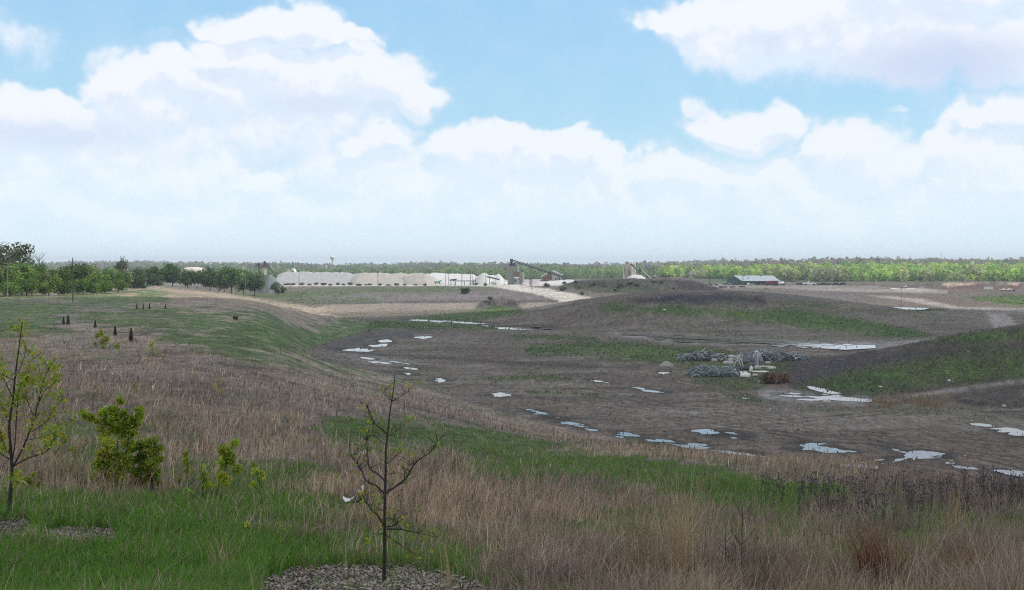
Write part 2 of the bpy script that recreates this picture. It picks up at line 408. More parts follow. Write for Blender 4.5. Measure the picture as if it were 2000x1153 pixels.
def height(x, Y, fine=True):
    x = np.asarray(x, float); Y = np.asarray(Y, float)
    z = raw_h(x, Y)
    amp = np.clip(Y / 160, .05, .42 + .5 * sstep(520, 680, Y)) * (1 - .6 * sstep(70, 120, Y) * (1 - sstep(340, 480, Y)))
    if fine:
        n = (fbm(x / 9, Y / 9, 5, .55) - .5) * 2 * amp
        flo = sstep(120, 150, Y) * (1 - sstep(360, 420, Y))
        n = n + flo * .13 * (fbm((x + .5 * Y) / 10, (Y - .3 * x) / 2.8, 5, .65) - .5)
        z = z + n
    for lvl, poly, bb in POOLS:
        sel = (x > bb[0]) & (x < bb[1]) & (Y > bb[2]) & (Y < bb[3])
        if not np.any(sel): continue
        xs, ys = x[sel], Y[sel]
        d = poly_sd(xs, ys, poly)
        k = sstep(.9, -.5, d + .5 - 1.5 * (fbm(xs / 3.5, ys / 1.8, 4, .6) - .45) * 2)
        t = z[sel]; z[sel] = t * (1 - k) + (lvl - .06 + .0 * t) * k
    return z
def poly_sd(x, y, poly):
    """signed distance to a polygon, negative inside"""
    P = np.array(poly, float); n = len(P)
    d = np.full(np.shape(x), 1e18); ins = np.zeros(np.shape(x), bool)
    for i in range(n):
        ax, ay = P[i]; bx, by = P[(i+1) % n]
        vx, vy = bx-ax, by-ay; L2 = vx*vx + vy*vy + 1e-12
        t = np.clip(((x-ax)*vx + (y-ay)*vy) / L2, 0, 1)
        d = np.minimum(d, (x-ax-t*vx)**2 + (y-ay-t*vy)**2)
        c = ((ay > y) != (by > y)) & (x < (bx-ax) * (y-ay) / (by-ay + 1e-12) + ax)
        ins ^= c
    d = np.sqrt(d); return np.where(ins, -d, d)
_Ys = np.exp(np.linspace(math.log(3), math.log(4000), 2600))
def at(px, py, ymin=3, ymax=4000):
    """the ground point first met along the sight line of a photo position"""
    x = (px - PX0) / F * _Ys; z = height(x, _Ys)
    row = PY0 - z * F / _Ys
    ok = (row <= py) & (_Ys >= ymin) & (_Ys <= ymax)
    i = int(np.argmax(ok)) if ok.any() else len(_Ys) - 1
    return Vector((x[i], _Ys[i], z[i]))
def gz(x, Y): return float(height(np.array([x], float), np.array([Y], float))[0])
def on(px, Y):
    x = (px - PX0) / F * Y; return Vector((x, Y, gz(x, Y)))
def W(px, py, Y): return Vector(((px - PX0) / F * Y, Y, -(py - PY0) / F * Y))

# standing water: photo outlines, laid on the level of the pit floor
PUD = [
 ([(1555,868),(1580,864),(1612,866),(1610,873),(1640,879),(1668,882),(1640,885),(1608,886),(1588,881),(1552,880),(1575,875)],),
 ([(1728,873),(1742,872),(1770,881),(1800,879),(1848,886),(1832,893),(1790,895),(1765,893),(1762,885),(1738,880)],),
 ([(1700,904),(1735,902),(1752,895),(1785,893),(1772,899),(1745,904),(1720,908)],),
 ([(1310,866),(1345,872),(1385,878),(1430,880),(1474,888),(1470,893),(1430,890),(1400,883),(1350,876)],),
 ([(950,769),(975,767),(991,772),(975,777),(955,774)],),
 ([(848,739),(865,738),(873,744),(858,747)],),
 ([(785,727),(806,729),(806,733),(790,733)],),
 ([(716,675),(745,672),(762,671),(752,677),(730,678)],),
 ([(735,665),(757,663),(762,668),(745,669)],),
 ([(655,687),(672,682),(700,680),(728,683),(716,687),(680,686)],),
 ([(808,659),(830,657),(842,658),(828,662)],),
 ([(1220,651),(1262,652),(1310,655),(1312,658),(1262,656),(1222,654)],),
 ([(1300,656),(1340,657),(1400,660),(1402,663),(1345,662),(1302,659)],),
 ([(1330,665),(1380,664),(1440,667),(1440,671),(1380,669),(1332,668)],),
 ([(1390,660),(1440,662),(1500,667),(1500,671),(1440,668),(1392,664)],),
 ([(1490,666),(1540,668),(1600,673),(1600,678),(1540,674),(1492,670)],),
 ([(1590,675),(1640,674),(1704,674),(1704,680),(1650,683),(1592,679)],),
 ([(968,639),(1020,638),(1090,641),(1100,644),(1040,645),(980,643)],),
 ([(772,624),(820,625),(870,627),(868,629),(820,628)],),
 ([(860,627),(915,629),(968,632),(962,634),(905,632)],),
 ([(1675,599),(1740,600),(1812,602),(1800,605),(1730,604),(1690,605)],),
 ([(1568,751),(1600,756),(1622,764),(1640,768),(1618,769),(1590,760)],),
 ([(1596,775),(1630,774),(1665,778),(1694,780),(1692,785),(1640,782),(1610,779)],),
 ([(1940,838),(1968,836),(2010,843),(2015,852),(1985,851),(1962,844)],),
 ([(1940,803),(1965,805),(2010,806),(2005,810),(1965,809)],),
 ([(1420,853),(1445,854),(1443,858),(1424,857)],),
 ([(1355,842),(1380,839),(1405,846),(1385,849)],),
 ([(1447,776),(1462,778),(1466,782),(1452,780)],),
 ([(1290,727),(1302,728),(1300,732),(1290,731)],),
]
# thin broken streaks of water in the wheel ruts
_rs = np.random.RandomState(77)
for (ax, ay, bx, by, cnt, th) in ((1030,804,1165,840,9,1.0),(1185,845,1300,864,6,1.0),(1305,865,1478,891,8,1.2),(1550,876,1705,886,6,1.2),(1655,908,1850,889,7,1.8),(680,698,800,716,6,1.4),(1500,770,1690,784,7,1.2),(1215,652,1706,680,26,2.0),(770,624,1100,645,10,1.1),(1160,745,1330,775,5,1.2),(1380,840,1460,856,4,1.5),(1850,905,2005,930,5,1.6),(1900,835,2010,850,3,1.6)):
    sl_ = (by - ay) / (bx - ax)
    for _ in range(cnt):
        t_ = _rs.rand(); cx = ax + (bx-ax)*t_; cy = ay + (by-ay)*t_ + _rs.normal()*th*2.2; hl = _rs.uniform(5, 20); h_ = th*_rs.uniform(.6, 1.1)
        PUD.append(([(cx-hl, cy-hl*sl_), (cx-hl*.3, cy-hl*.3*sl_-h_), (cx+hl*.5, cy+hl*.5*sl_-h_*.7), (cx+hl, cy+hl*sl_), (cx+hl*.3, cy+hl*.3*sl_+h_), (cx-hl*.5, cy-hl*.5*sl_+h_*.6)],))
for (poly,) in PUD:
    c = np.mean(np.array(poly), axis=0)
    ps = [at(float(q[0]), float(q[1])) for q in [c] + [poly[i] for i in range(0, len(poly), 2)]]
    x0 = np.array([p.x for p in ps]); y0 = np.array([p.y for p in ps])
    lvl = float(np.percentile(raw_h(x0, y0), 62 if 646 < c[1] < 684 and c[0] > 1180 else 30 if c[1] > 640 else 4)) + (.07 if 646 < c[1] < 684 and c[0] > 1180 else -.03)
    wpoly = [wp(a, b, lvl) for a, b in poly]
    A = np.array(wpoly)
    POOLS.append((lvl, wpoly, (A[:,0].min()-4, A[:,0].max()+4, A[:,1].min()-4, A[:,1].max()+4)))

# ------------------------------------------------------------------ ground cover: where grass, mud, roads lie
HILL = [(-4000,572),(0,572),(150,566),(300,560),(420,574),(520,591),(640,610),(720,632),(705,650),(600,680),(610,698),(680,716),(760,735),(900,782),(1000,812),(1150,845),(1300,868),(1480,888),(1650,905),(1850,935),(2000,958),(2500,1010),(6000,1100),(6000,9000),(-4000,9000)]
GREEN_HILL = [  # (outline, strength, softness)
 ([(-400,985),(60,985),(200,1005),(330,1030),(450,1000),(540,1010),(570,1070),(690,1100),(900,1120),(930,1160),(860,1400),(-400,1400)],.95,85),
 ([(640,832),(760,840),(900,856),(1050,884),(1200,900),(1400,920),(1560,938),(1640,952),(1560,966),(1400,962),(1250,948),(1050,915),(880,880),(740,866),(660,850)],1.1,30),
 ([(-400,1070),(330,1070),(520,1095),(500,1130),(430,1400),(-400,1400)],1.5,40),
 ([(590,690),(570,660),(640,635),(700,622),(770,628),(750,650),(690,660),(640,680),(680,712),(770,738),(740,742),(650,722)],1,13),
 ([(360,606),(520,614),(620,636),(590,690),(500,694),(400,664),(330,630)],.85,25),
 ([(-200,575),(60,585),(130,600),(90,640),(20,660),(-200,700)],.8,22),
 ([(120,570),(330,566),(330,590),(200,600),(110,590)],.75,14),
 ([(330,640),(560,690),(640,720),(560,715),(420,690),(300,665)],.75,14),
 ([(130,610),(420,600),(560,640),(380,650),(200,640)],.72,22),
 ([(100,820),(220,800),(330,860),(350,950),(200,960),(80,920)],.6,57),
 ([(1150,1040),(1400,1020),(1700,1050),(2100,1060),(2100,1300),(1000,1300),(960,1110)],.62,90),
 ([(960,790),(1010,805),(1000,820),(900,790),(820,750),(860,760)],.4,9),
 ([(40,625),(150,640),(130,665),(60,670)],.6,14),
]
GREEN_FLOOR = [
 ([(760,622),(880,610),(960,600),(1012,601),(1020,610),(960,622),(900,631),(800,626)],1,4,300,700),
 ([(690,634),(760,626),(860,632),(960,637),(1060,642),(1020,648),(900,640),(780,640),(720,648)],.95,4,250,600),
 ([(1000,656),(1080,655),(1165,661),(1100,665),(1010,661)],.8,4,200,500),
 ([(1040,672),(1200,672),(1400,680),(1420,690),(1330,708),(1200,702),(1090,690),(1030,682)],.9,7,180,420),
 ([(1330,690),(1560,700),(1540,720),(1480,760),(1400,770),(1330,720)],.55,9,180,300),
 ([(930,735),(1100,735),(1110,741),(960,746)],.6,5,150,300),
 ([(1020,762),(1180,768),(1180,775),(1040,770)],.6,4,150,300),
 ([(1380,765),(1480,775),(1520,785),(1450,785)],.5,4,150,250),
 ([(1180,600),(1330,599),(1440,600),(1560,606),(1660,620),(1760,640),(1815,656),(1720,660),(1600,648),(1480,632),(1360,618),(1230,609)],.95,8,300,480),
 ([(1490,592),(1560,590),(1680,604),(1700,614),(1600,604)],.6,6,300,480),
 ([(1560,756),(1620,735),(1740,710),(1850,690),(2000,672),(2600,640),(2600,730),(1900,745),(1760,766),(1640,766)],.6,14,150,235),
 ([(1800,664),(1900,648),(2000,637),(2600,600),(2600,650),(1930,668)],.8,8,150,260),
 ([(1870,578),(2100,582),(2100,603),(1960,596)],.95,4,400,900),
 ([(1700,604),(1850,606),(1840,611),(1720,610)],.6,3,350,700),
 ([(440,566),(600,565),(760,562),(900,560),(960,562),(880,570),(700,575),(560,585),(480,580)],.62,6,400,950),
 ([(520,585),(640,580),(760,578),(720,590),(600,592)],.5,5,400,800),
 ([(1090,556),(1180,560),(1250,566),(1230,572),(1130,566)],.45,4,550,760),
 ([(1120,548),(1320,550),(1330,568),(1180,568)],.16,7,600,760),
 ([(1340,540),(2600,535),(2600,556),(1340,556)],.25,4,950,1300),
]
PALE = [  # roads and bare pale ground: outline, colour, softness, min and max distance
 ([(540,551),(1060,552),(1075,556),(1010,560),(800,557),(540,560)],(.50,.46,.39),2.0,700,1100),
 ([(900,554),(1000,555),(1060,563),(1120,574),(1184,587),(1150,593),(1080,602),(1030,603),(1098,591),(1062,579),(1010,568),(965,560)],(.45,.41,.355),2.0,500,1000),
 ([(640,596),(820,591),(1000,590),(1130,591),(1060,603),(900,606),(760,608),(640,610),(600,604)],(.24,.20,.165),3,420,700),
 ([(380,567),(480,578),(560,592),(650,606),(620,612),(540,600),(450,586),(360,573),(290,564),(300,559)],(.30,.25,.185),2.5,300,560),
 ([(1500,566),(1640,562),(1700,572),(1640,592),(1560,590),(1480,576)],(.13,.112,.104),8,420,760),
 ([(1740,578),(1800,584),(1870,600),(2100,606),(2100,612),(1860,604),(1780,590),(1700,578)],(.29,.25,.22),2.5,400,800),
 ([(1560,562),(1700,564),(1850,570),(1850,574),(1680,569),(1560,566)],(.25,.22,.195),2.5,600,950),
 ([(1390,556),(1700,558),(1760,563),(1560,564),(1400,562)],(.20,.175,.155),2,600,1000),
 ([(1925,612),(1965,612),(1988,636),(1940,641)],(.30,.265,.245),4,280,600),
 ([(1180,648),(1400,656),(1560,664),(1720,668),(1800,666),(1720,682),(1500,676),(1300,668)],(.27,.25,.235),6,250,420),
 ([(1480,765),(1600,765),(1700,778),(1680,790),(1560,784),(1480,778)],(.26,.245,.235),5,150,240),
 ([(1750,775),(1880,755),(2000,737),(2600,690),(2600,700),(2010,746),(1880,763),(1780,778)],(.25,.215,.195),4,150,235),
 ([(660,690),(760,696),(830,710),(760,716),(690,704)],(.24,.21,.18),5,180,300),
 ([(1840,554),(1990,553),(1985,559),(1850,560)],(.38,.30,.23),2,780,960),
 ([(300,553),(560,553),(560,557),(300,558)],(.34,.31,.28),1.5,600,1100),
 ([(1730,562),(1800,563),(1860,571),(1750,568)],(.30,.28,.26),2.5,700,950),
]
DARK = [
 ([(1310,546),(1350,546),(1400,562),(1420,572),(1340,566)],(.045,.038,.045),5,640,800),
 ([(655,688),(700,686),(820,694),(1000,706),(1250,716),(1250,722),(1000,712),(820,701),(700,693)],(.062,.054,.05),4,180,330),
 ([(760,588),(1000,587),(1090,586),(1090,590),(900,591),(600,594)],(.05,.045,.04),1.5,480,720),
 ([(1230,590),(1330,574),(1420,571),(1490,580),(1500,596),(1380,596)],(.024,.020,.030),7,340,520),
 ([(1500,722),(1560,700),(1700,674),(1800,656),(2000,634),(2600,600),(2600,740),(1980,742),(1880,756),(1760,772),(1640,772),(1560,760)],(.056,.047,.036),5,150,262),
 ([(1500,720),(1560,705),(1700,690),(1900,680),(2000,668),(1960,690),(1760,705),(1620,735),(1560,755)],(.062,.05,.052),8,150,260),
 ([(1845,770),(1900,760),(2000,748),(2600,720),(2600,800),(2000,802),(1880,798)],(.055,.045,.045),7,150,200),
 ([(1840,562),(1990,558),(1990,568),(1850,570)],(.12,.062,.045),2.5,740,960),
 ([(1720,557),(1790,556),(1800,564),(1740,565)],(.10,.07,.065),2.5,780,900),
 ([(925,606),(945,584),(985,574),(1004,584),(1020,606)],(.045,.038,.038),3,500,600),
 ([(1450,565),(1950,585),(1990,592),(1960,592),(1850,578),(1450,568)],(.09,.075,.07),3,400,800),
 ([(640,690),(620,660),(720,640),(800,645),(820,660),(720,680)],(.10,.086,.08),8,220,420),
 ([(600,570),(1000,572),(1080,584),(760,588),(620,590)],(.155,.135,.135),5,500,800),
 ([(1130,575),(1440,570),(1440,560),(1130,566)],(.085,.075,.066),4,500,700),
 ([(1085,552),(1150,545),(1340,544),(1400,560),(1420,572),(1240,573),(1130,568)],(.034,.029,.027),3,640,800),
]
def poly_line_d(x, y, P):
    d = np.full(np.shape(x), 1e9)
    for (ax, ay), (bx, by) in zip(P[:-1], P[1:]):
        vx, vy = bx-ax, by-ay; t = np.clip(((x-ax)*vx + (y-ay)*vy) / (vx*vx + vy*vy + 1e-9), 0, 1)
        d = np.minimum(d, np.hypot(x-ax-t*vx, y-ay-t*vy))
    return d
RUTS = [[wp(a, b, -22) for a, b in P] for P in (
 [(660,694),(820,700),(1000,712),(1200,722),(1330,745),(1480,775)], [(760,742),(900,745),(1100,752),(1300,790),(1500,800),(1700,815),(2000,830)],
 [(870,770),(1050,775),(1250,800),(1450,830),(1700,845),(2000,870)], [(1000,800),(1200,812),(1400,830),(1600,855),(1850,880),(2050,905)],
 [(1180,845),(1350,835),(1550,820),(1750,800),(1900,800)], [(1350,868),(1500,860),(1700,862),(1900,900),(2050,930)],
 [(820,665),(1000,668),(1200,690),(1330,720)], [(1000,650),(1200,662),(1400,672),(1600,688)], [(1500,840),(1650,870),(1750,905),(1900,930)], [(900,755),(1150,785),(1400,800),(1600,835)])]
def pmask(px, py, poly, soft, nz, Y=None, y0=0, y1=1e9):
    A = np.array(poly, float); m = np.zeros(px.shape)
    sel = (px > A[:,0].min()-soft*2) & (px < A[:,0].max()+soft*2) & (py > A[:,1].min()-soft*2) & (py < A[:,1].max()+soft*2)
    if Y is not None: sel &= (Y >= y0) & (Y <= y1)
    if sel.any():
        d = poly_sd(px[sel], py[sel], poly)
        m[sel] = sstep(soft, -soft, d + nz[sel] * soft * 1.8)
    return m
def lerp(a, b, m): return a * (1 - m[..., None]) + np.asarray(b) * m[..., None]
def cover(x, Y, z):
    """colour of the ground and how grassy/green it is"""
    px = PX0 + F * x / Y; py = PY0 - z * F / Y
    n1 = fbm(x / 3.0, Y / 6.0, 5, .6) - .5
    n2 = fbm(x / 26 + 5, Y / 40 + 3, 4, .55) - .5
    n3 = fbm((x + .5*Y) / 16, (Y - .25*x) / 5.0, 5, .65) - .5
    n4 = fbm(x / .8, Y / 1.4, 3, .6) - .5
    nz = np.clip((n1 + n2) * 2.2, -1.2, 1.2)
    hill = pmask(px, py, HILL, 4, nz * .5)
    hill = np.where(Y > 520, 0, hill); hill = np.where(Y < 60, 1, hill)
    # bare pit floor and worked ground
    mud = lerp(np.broadcast_to(np.array((.128,.100,.080)), x.shape + (3,)), (.175,.143,.118), sstep(-.12, .2, n2 + .8*n3))
    mud = lerp(mud, (.078,.062,.052), sstep(.02, .2, -n3 + .5*n1 - .06) * .5)
    mud = lerp(mud, (.24,.215,.20), sstep(.17, .28, .7*n3 + .6*n1) * .5)
    far = sstep(430, 600, Y)
    mud = lerp(mud, (.10,.085,.078), far * .6)
    gw = sstep(.06, .2, n2 - .3*n3) * .45
    col = lerp(mud, (.085,.095,.05), gw * (1 - far))
    for P in RUTS:                                                # wheel ruts: wet bottoms between pale pushed-up edges
        bb = (min(p[0] for p in P)-4, max(p[0] for p in P)+4, min(p[1] for p in P)-4, max(p[1] for p in P)+4)
        sel = (x > bb[0]) & (x < bb[1]) & (Y > bb[2]) & (Y < bb[3]) & (hill < .5)
        if np.any(sel):
            d = poly_line_d(x[sel] + 1.2*n2[sel], Y[sel] + 3*n2[sel], P); r1 = np.abs(d - 1.3)
            col[sel] = col[sel] * (1 - .28 * sstep(.75, .15, r1) * (n1[sel] > -.1) + .16 * sstep(.6, .0, np.abs(r1 - 1.0)))[:, None]
    for poly, c, soft, y0, y1 in PALE:
        m = pmask(px, py, poly, soft, nz * .6, Y, y0, y1); col = lerp(col, np.array(c) , np.clip(m * (.92 + 1.1 * n3), 0, 1))
    for poly, c, soft, y0, y1 in DARK:
        m = pmask(px, py, poly, soft, nz * .7, Y, y0, y1); col = lerp(col, np.array(c), np.clip(m * (.85 + 1.2 * n1), 0, 1))
    gf = np.zeros(x.shape)
    for poly, st, soft, y0, y1 in GREEN_FLOOR: gf = np.maximum(gf, st * pmask(px, py, poly, soft, nz, Y, y0, y1))
    gcol = lerp(np.broadcast_to(np.array((.05,.088,.022)), x.shape + (3,)), (.085,.125,.035), sstep(-.15, .2, n1 + n2))
    gk = np.clip(gf * (1.1 + 2.2 * n1) , 0, 1) * (gf > 0)
    col = lerp(col, gcol, gk)
    # the grassy hillside
    g = np.zeros(x.shape)
    for poly, st, soft in GREEN_HILL: g = np.maximum(g, st * pmask(px, py, poly, soft, nz))
    g = np.clip(g + .75 * n2 + .5 * n1 + .04, 0, 1)
    far_h = sstep(60, 200, Y)
    dry = lerp(np.broadcast_to(np.array((.155,.118,.090)), x.shape + (3,)), (.245,.190,.150), sstep(-.2, .25, n1 + .5*n2))
    dry = lerp(dry, (.17,.142,.135), sstep(-.05, .2, -n2) * .6)
    gr = lerp(np.broadcast_to(np.array((.055,.085,.026)), x.shape + (3,)), (.10,.13,.055), sstep(-.2, .2, n4 + n1))
    hc = lerp(dry, gr, sstep(.08, .82, g + .35 * n4 + 1.3 * (fbm(x / 4 + 9, Y / 5, 5, .65) - .5)))
    hc = lerp(hc, (.06,.05,.042), sstep(.1, .25, -n1 - .3*n4) * .5)
    hc = hc * (1.32 - .4 * (1 - far_h))[..., None]
    pale_h = pmask(px, py, PALE[3][0], 3, nz * .6, Y, 250, 560)
    hc = lerp(hc, PALE[3][1], np.clip(pale_h * (.85 + 1.5*n1), 0, 1))
    col = lerp(col, hc, hill)
    sp = fbm(x / .55, Y / 1.7, 5, .8) - .5; sp2 = fbm(x / 2.3 + 40, Y / 7, 4, .7) - .5
    col = col * np.clip(1 + 1.7 * sp, .45, 1.7)[..., None] * (1 + np.array((.35, .05, .0)) * sp2[..., None])
    for lvl, poly, bb in POOLS:                                   # wet margins
        sel = (x > bb[0]) & (x < bb[1]) & (Y > bb[2]) & (Y < bb[3])
        if np.any(sel):
            d = poly_sd(x[sel], Y[sel], poly); k = sstep(2.6, .2, d + 2.0 * n3[sel]) * .62
            col[sel] = lerp(col[sel], (.05,.043,.037), k)
    # white stone yard and the wooded country beyond
    yard = sstep(880, 905, Y) * (1 - sstep(1180, 1260, Y)) * sstep(1160, 1060, px) * sstep(440, 520, px)
    col = lerp(col, (.46,.43,.385), yard * .9)
    wood = sstep(1230, 1330, Y) * sstep(1350, 1250, px) + sstep(1000, 1060, Y) * sstep(1330, 1420, px) + sstep(520, 620, Y) * sstep(420, 260, px)
    col = lerp(col, (.06,.085,.035), np.clip(wood, 0, 1))
    return np.clip(col, .01, .9), g * hill, hill, px, py

def build_ground():
    pxs = np.concatenate([np.linspace(-4200, -300, 60)[:-1], np.linspace(-300, -30, 60)[:-1], np.arange(-30, 2031, 2.6), np.linspace(2030, 2300, 60)[1:], np.linspace(2300, 6200, 60)[1:]])
    Ys = [2.0]
    while Ys[-1] < 9000:
        y = Ys[-1]; h = np.interp(y, [2, 12, 30, 60, 130, 350, 700, 1000], [1.75, 3.5, 6, 9.5, 20, 22, 17, 17])
        Ys.append(y + max(min(y * y / (F * h) * 1.25, .0055 * y if y < 1300 else .02 * y), .02 if y > 10 else .12))
    Ys = np.array(Ys)
    PXg, Yg = np.meshgrid(pxs, Ys); X = (PXg - PX0) / F * Yg
    Z = height(X, Yg)
    col, g, hill, px, py = cover(X, Yg, Z)
    n, m = Z.shape
    V = np.stack([X, Yg, Z], -1).reshape(-1, 3)
    idx = np.arange(n * m).reshape(n, m)
    Q = np.stack([idx[:-1,:-1], idx[:-1,1:], idx[1:,1:], idx[1:,:-1]], -1).reshape(-1, 4)
    me = fast_mesh('ground', V, Q, col.reshape(-1, 3))
    o = mesh_obj('ground', me, M_GROUND, smooth=True)
    tag(o, 'rolling grassy hillside and bare muddy pit floor', kind='structure')
    # the hilltop behind the viewer
    xs = np.linspace(-300, 300, 61); ys = np.linspace(-150, 2.0, 24)
    Xb, Yb = np.meshgrid(xs, ys); Zb = -1.72 + .0 * Xb - .00004 * Xb ** 2 - .0002 * Yb ** 2 + .08 * (fbm(Xb / 5, Yb / 5, 3) - .5) * (Yb < 1.5)
    Zb[-1] = -1.76
    i2 = np.arange(Zb.size).reshape(Zb.shape)
    Qb = np.stack([i2[:-1,:-1], i2[:-1,1:], i2[1:,1:], i2[1:,:-1]], -1).reshape(-1, 4)
    o = mesh_obj('hilltop', fast_mesh('hilltop', np.stack([Xb, Yb, Zb], -1).reshape(-1, 3), Qb, np.tile((.07,.095,.04), (Zb.size, 1))), M_GROUND, smooth=True)
    tag(o, 'grassy hilltop behind the viewer', kind='structure')
build_ground()

def water_mat():
    m = bpy.data.materials.new('muddy_water'); m.use_nodes = True
    nt = m.node_tree; b = nt.nodes['Principled BSDF']
    b.inputs['Base Color'].default_value = (.15, .135, .12, 1); b.inputs['Roughness'].default_value = .06; b.inputs['IOR'].default_value = 1.34
    b.inputs['Specular IOR Level'].default_value = 1.0
    tc = nt.nodes.new('ShaderNodeTexCoord'); n = nt.nodes.new('ShaderNodeTexNoise'); n.inputs['Scale'].default_value = 2.5; n.inputs['Detail'].default_value = 3
    nt.links.new(tc.outputs['Object'], n.inputs['Vector'])
    bp = nt.nodes.new('ShaderNodeBump'); bp.inputs['Strength'].default_value = .05; bp.inputs['Distance'].default_value = .05
    nt.links.new(n.outputs['Fac'], bp.inputs['Height']); nt.links.new(bp.outputs[0], b.inputs['Normal'])
    return m
M_WATER = water_mat()
for k, (lvl, poly, bb) in enumerate(POOLS):
    # a little larger than the bed, so that the bed's own edge draws the shore
    A = np.array(poly); c = A.mean(0)
    out = []
    for i in range(len(A)):
        a, b = A[i], A[(i+1) % len(A)]
        for t in (0, .33, .67):
            p = a * (1-t) + b * t; d = p - c; L_ = np.hypot(*d)
            out.append(p + d / max(L_, .1) * np.array((.9, .55)))
    me = bpy.data.meshes.new('puddle'); me.from_pydata([(p[0], p[1], lvl) for p in out], [], [tuple(range(len(out)))]); me.update()
    o = mesh_obj('puddle', me, M_WATER); tag(o, 'shallow puddle reflecting the pale sky on the pit floor', kind='structure')
# ------------------------------------------------------------------ the cloud whose shade lies over the near ground
def cloud_shade():
    m = bpy.data.materials.new('cloud_white'); m.use_nodes = True
    nt = m.node_tree; nt.nodes.clear()
    d = nt.nodes.new('ShaderNodeBsdfDiffuse'); t = nt.nodes.new('ShaderNodeBsdfTranslucent'); x = nt.nodes.new('ShaderNodeMixShader')
    d.inputs[0].default_value = (.9, .9, .92, 1); t.inputs[0].default_value = (.9, .9, .92, 1); x.inputs[0].default_value = .5
    o = nt.nodes.new('ShaderNodeOutputMaterial')
    nt.links.new(d.outputs[0], x.inputs[1]); nt.links.new(t.outputs[0], x.inputs[2]); nt.links.new(x.outputs[0], o.inputs[0])
    nu, nv = 96, 48
    u = np.linspace(0, 2*math.pi, nu, endpoint=False); v = np.linspace(.02, math.pi-.02, nv)
    Ug, Vg = np.meshgrid(u, v)
    nx, ny, nz_ = np.sin(Vg)*np.cos(Ug), np.sin(Vg)*np.sin(Ug), np.cos(Vg)
    r = 1 + .22 * (fbm(nx*2.2+7, ny*2.2+nz_*2+3, 4) - .5) * 2
    X, Y, Z = nx*r*235, ny*r*345, nz_*r*np.where(nz_ > 0, 120, 35)
    base = Vector((105, 165, -15)); H = 950
    c = base + sun_dir * (H / sun_dir.z)
    idx = np.arange(nu*nv).reshape(nv, nu); nx_ = np.roll(idx, -1, axis=1)
    Q = np.stack([idx[:-1], nx_[:-1], nx_[1:], idx[1:]], -1).reshape(-1, 4)
    o = mesh_obj('cloud', fast_mesh('cloud', np.stack([X, Y, Z], -1).reshape(-1, 3), Q), m, loc=c, smooth=True)
    tag(o, 'white cumulus cloud drifting overhead', kind='structure')
cloud_shade()

# ------------------------------------------------------------------ grass of the hillside
MULCH = [([(515,1135),(560,1112),(650,1104),(760,1104),(860,1112),(930,1132),(960,1170),(930,1230),(500,1230),(490,1165)], 'wide ring of grey wood chips round the leafless sapling'),
         ([(-120,1018),(-20,1010),(40,1014),(75,1030),(60,1055),(0,1068),(-120,1070)], 'patch of grey wood chips under the budding sapling'),
         ([(75,1040),(130,1032),(210,1034),(240,1046),(215,1062),(140,1064),(85,1060)], 'narrow strip of scattered wood chips in fresh grass')]
def in_mulch(px, py):
    m = np.zeros(px.shape, bool)
    for poly, _ in MULCH: m |= poly_sd(px, py, poly) < 26 * (fbm(px/22, py/9, 3) - .62)
    for poly, _ in MULCH: m |= poly_sd(px, py - 15, poly) < 0
    return m & (R.rand(len(px)) > .012)
def blade_mesh(name, x, y, z, h, w, lean, az, cols, bend=.35):
    """two-quad blades: base, knee, tip"""
    n = len(x)
    fx, fy = np.cos(az), np.sin(az)                                     # lean direction
    ra = R.rand(n) * 2 * math.pi; sx, sy = np.cos(ra) * w / 2, np.sin(ra) * w / 2
    V = np.empty((n, 6, 3), np.float32)
    for lev, (t, k, wk) in enumerate(((0, 0, 1), (.55, bend, .85), (1, 1, .25))):
        cx = x + fx * lean * h * k; cy = y + fy * lean * h * k; cz = z + h * t * np.sqrt(np.clip(1 - (lean * k) ** 2 * .5, .2, 1))
        V[:, lev*2, 0] = cx - sx*wk; V[:, lev*2, 1] = cy - sy*wk; V[:, lev*2, 2] = cz
        V[:, lev*2+1, 0] = cx + sx*wk; V[:, lev*2+1, 1] = cy + sy*wk; V[:, lev*2+1, 2] = cz
    b = (np.arange(n) * 6)[:, None]
    Q = np.concatenate([b + np.array([0, 1, 3, 2]), b + np.array([2, 3, 5, 4])], 1).reshape(-1, 4)
    return fast_mesh(name, V.reshape(-1, 3), Q, np.repeat(cols, 6, axis=0))
def scatter_points(n, y0, y1):
    Y = 1 / (R.rand(n) * (1/y0 - 1/y1) + 1/y1)
    px = R.uniform(-260, 2260, n)
    x = (px - PX0) / F * Y
    return x, Y
def field_green(x, Y, z):
    px = PX0 + F * x / Y; py = PY0 - z * F / Y
    n1 = fbm(x / 3.0, Y / 6.0, 5, .6) - .5; n2 = fbm(x / 26 + 5, Y / 40 + 3, 4, .55) - .5
    nz = np.clip((n1 + n2) * 2.2, -1.2, 1.2)
    g = np.zeros(x.shape)
    for poly, st, soft in GREEN_HILL: g = np.maximum(g, st * pmask(px, py, poly, soft, nz))
    hill = pmask(px, py, HILL, 4, nz * .5); hill = np.where(Y < 60, 1, hill)
    bare = pmask(px, py, PALE[3][0], 3, nz * .6, Y, 250, 560)
    return np.clip(g + .75 * n2 + .5 * n1 + .04, 0, 1), hill * (1 - bare), px, py
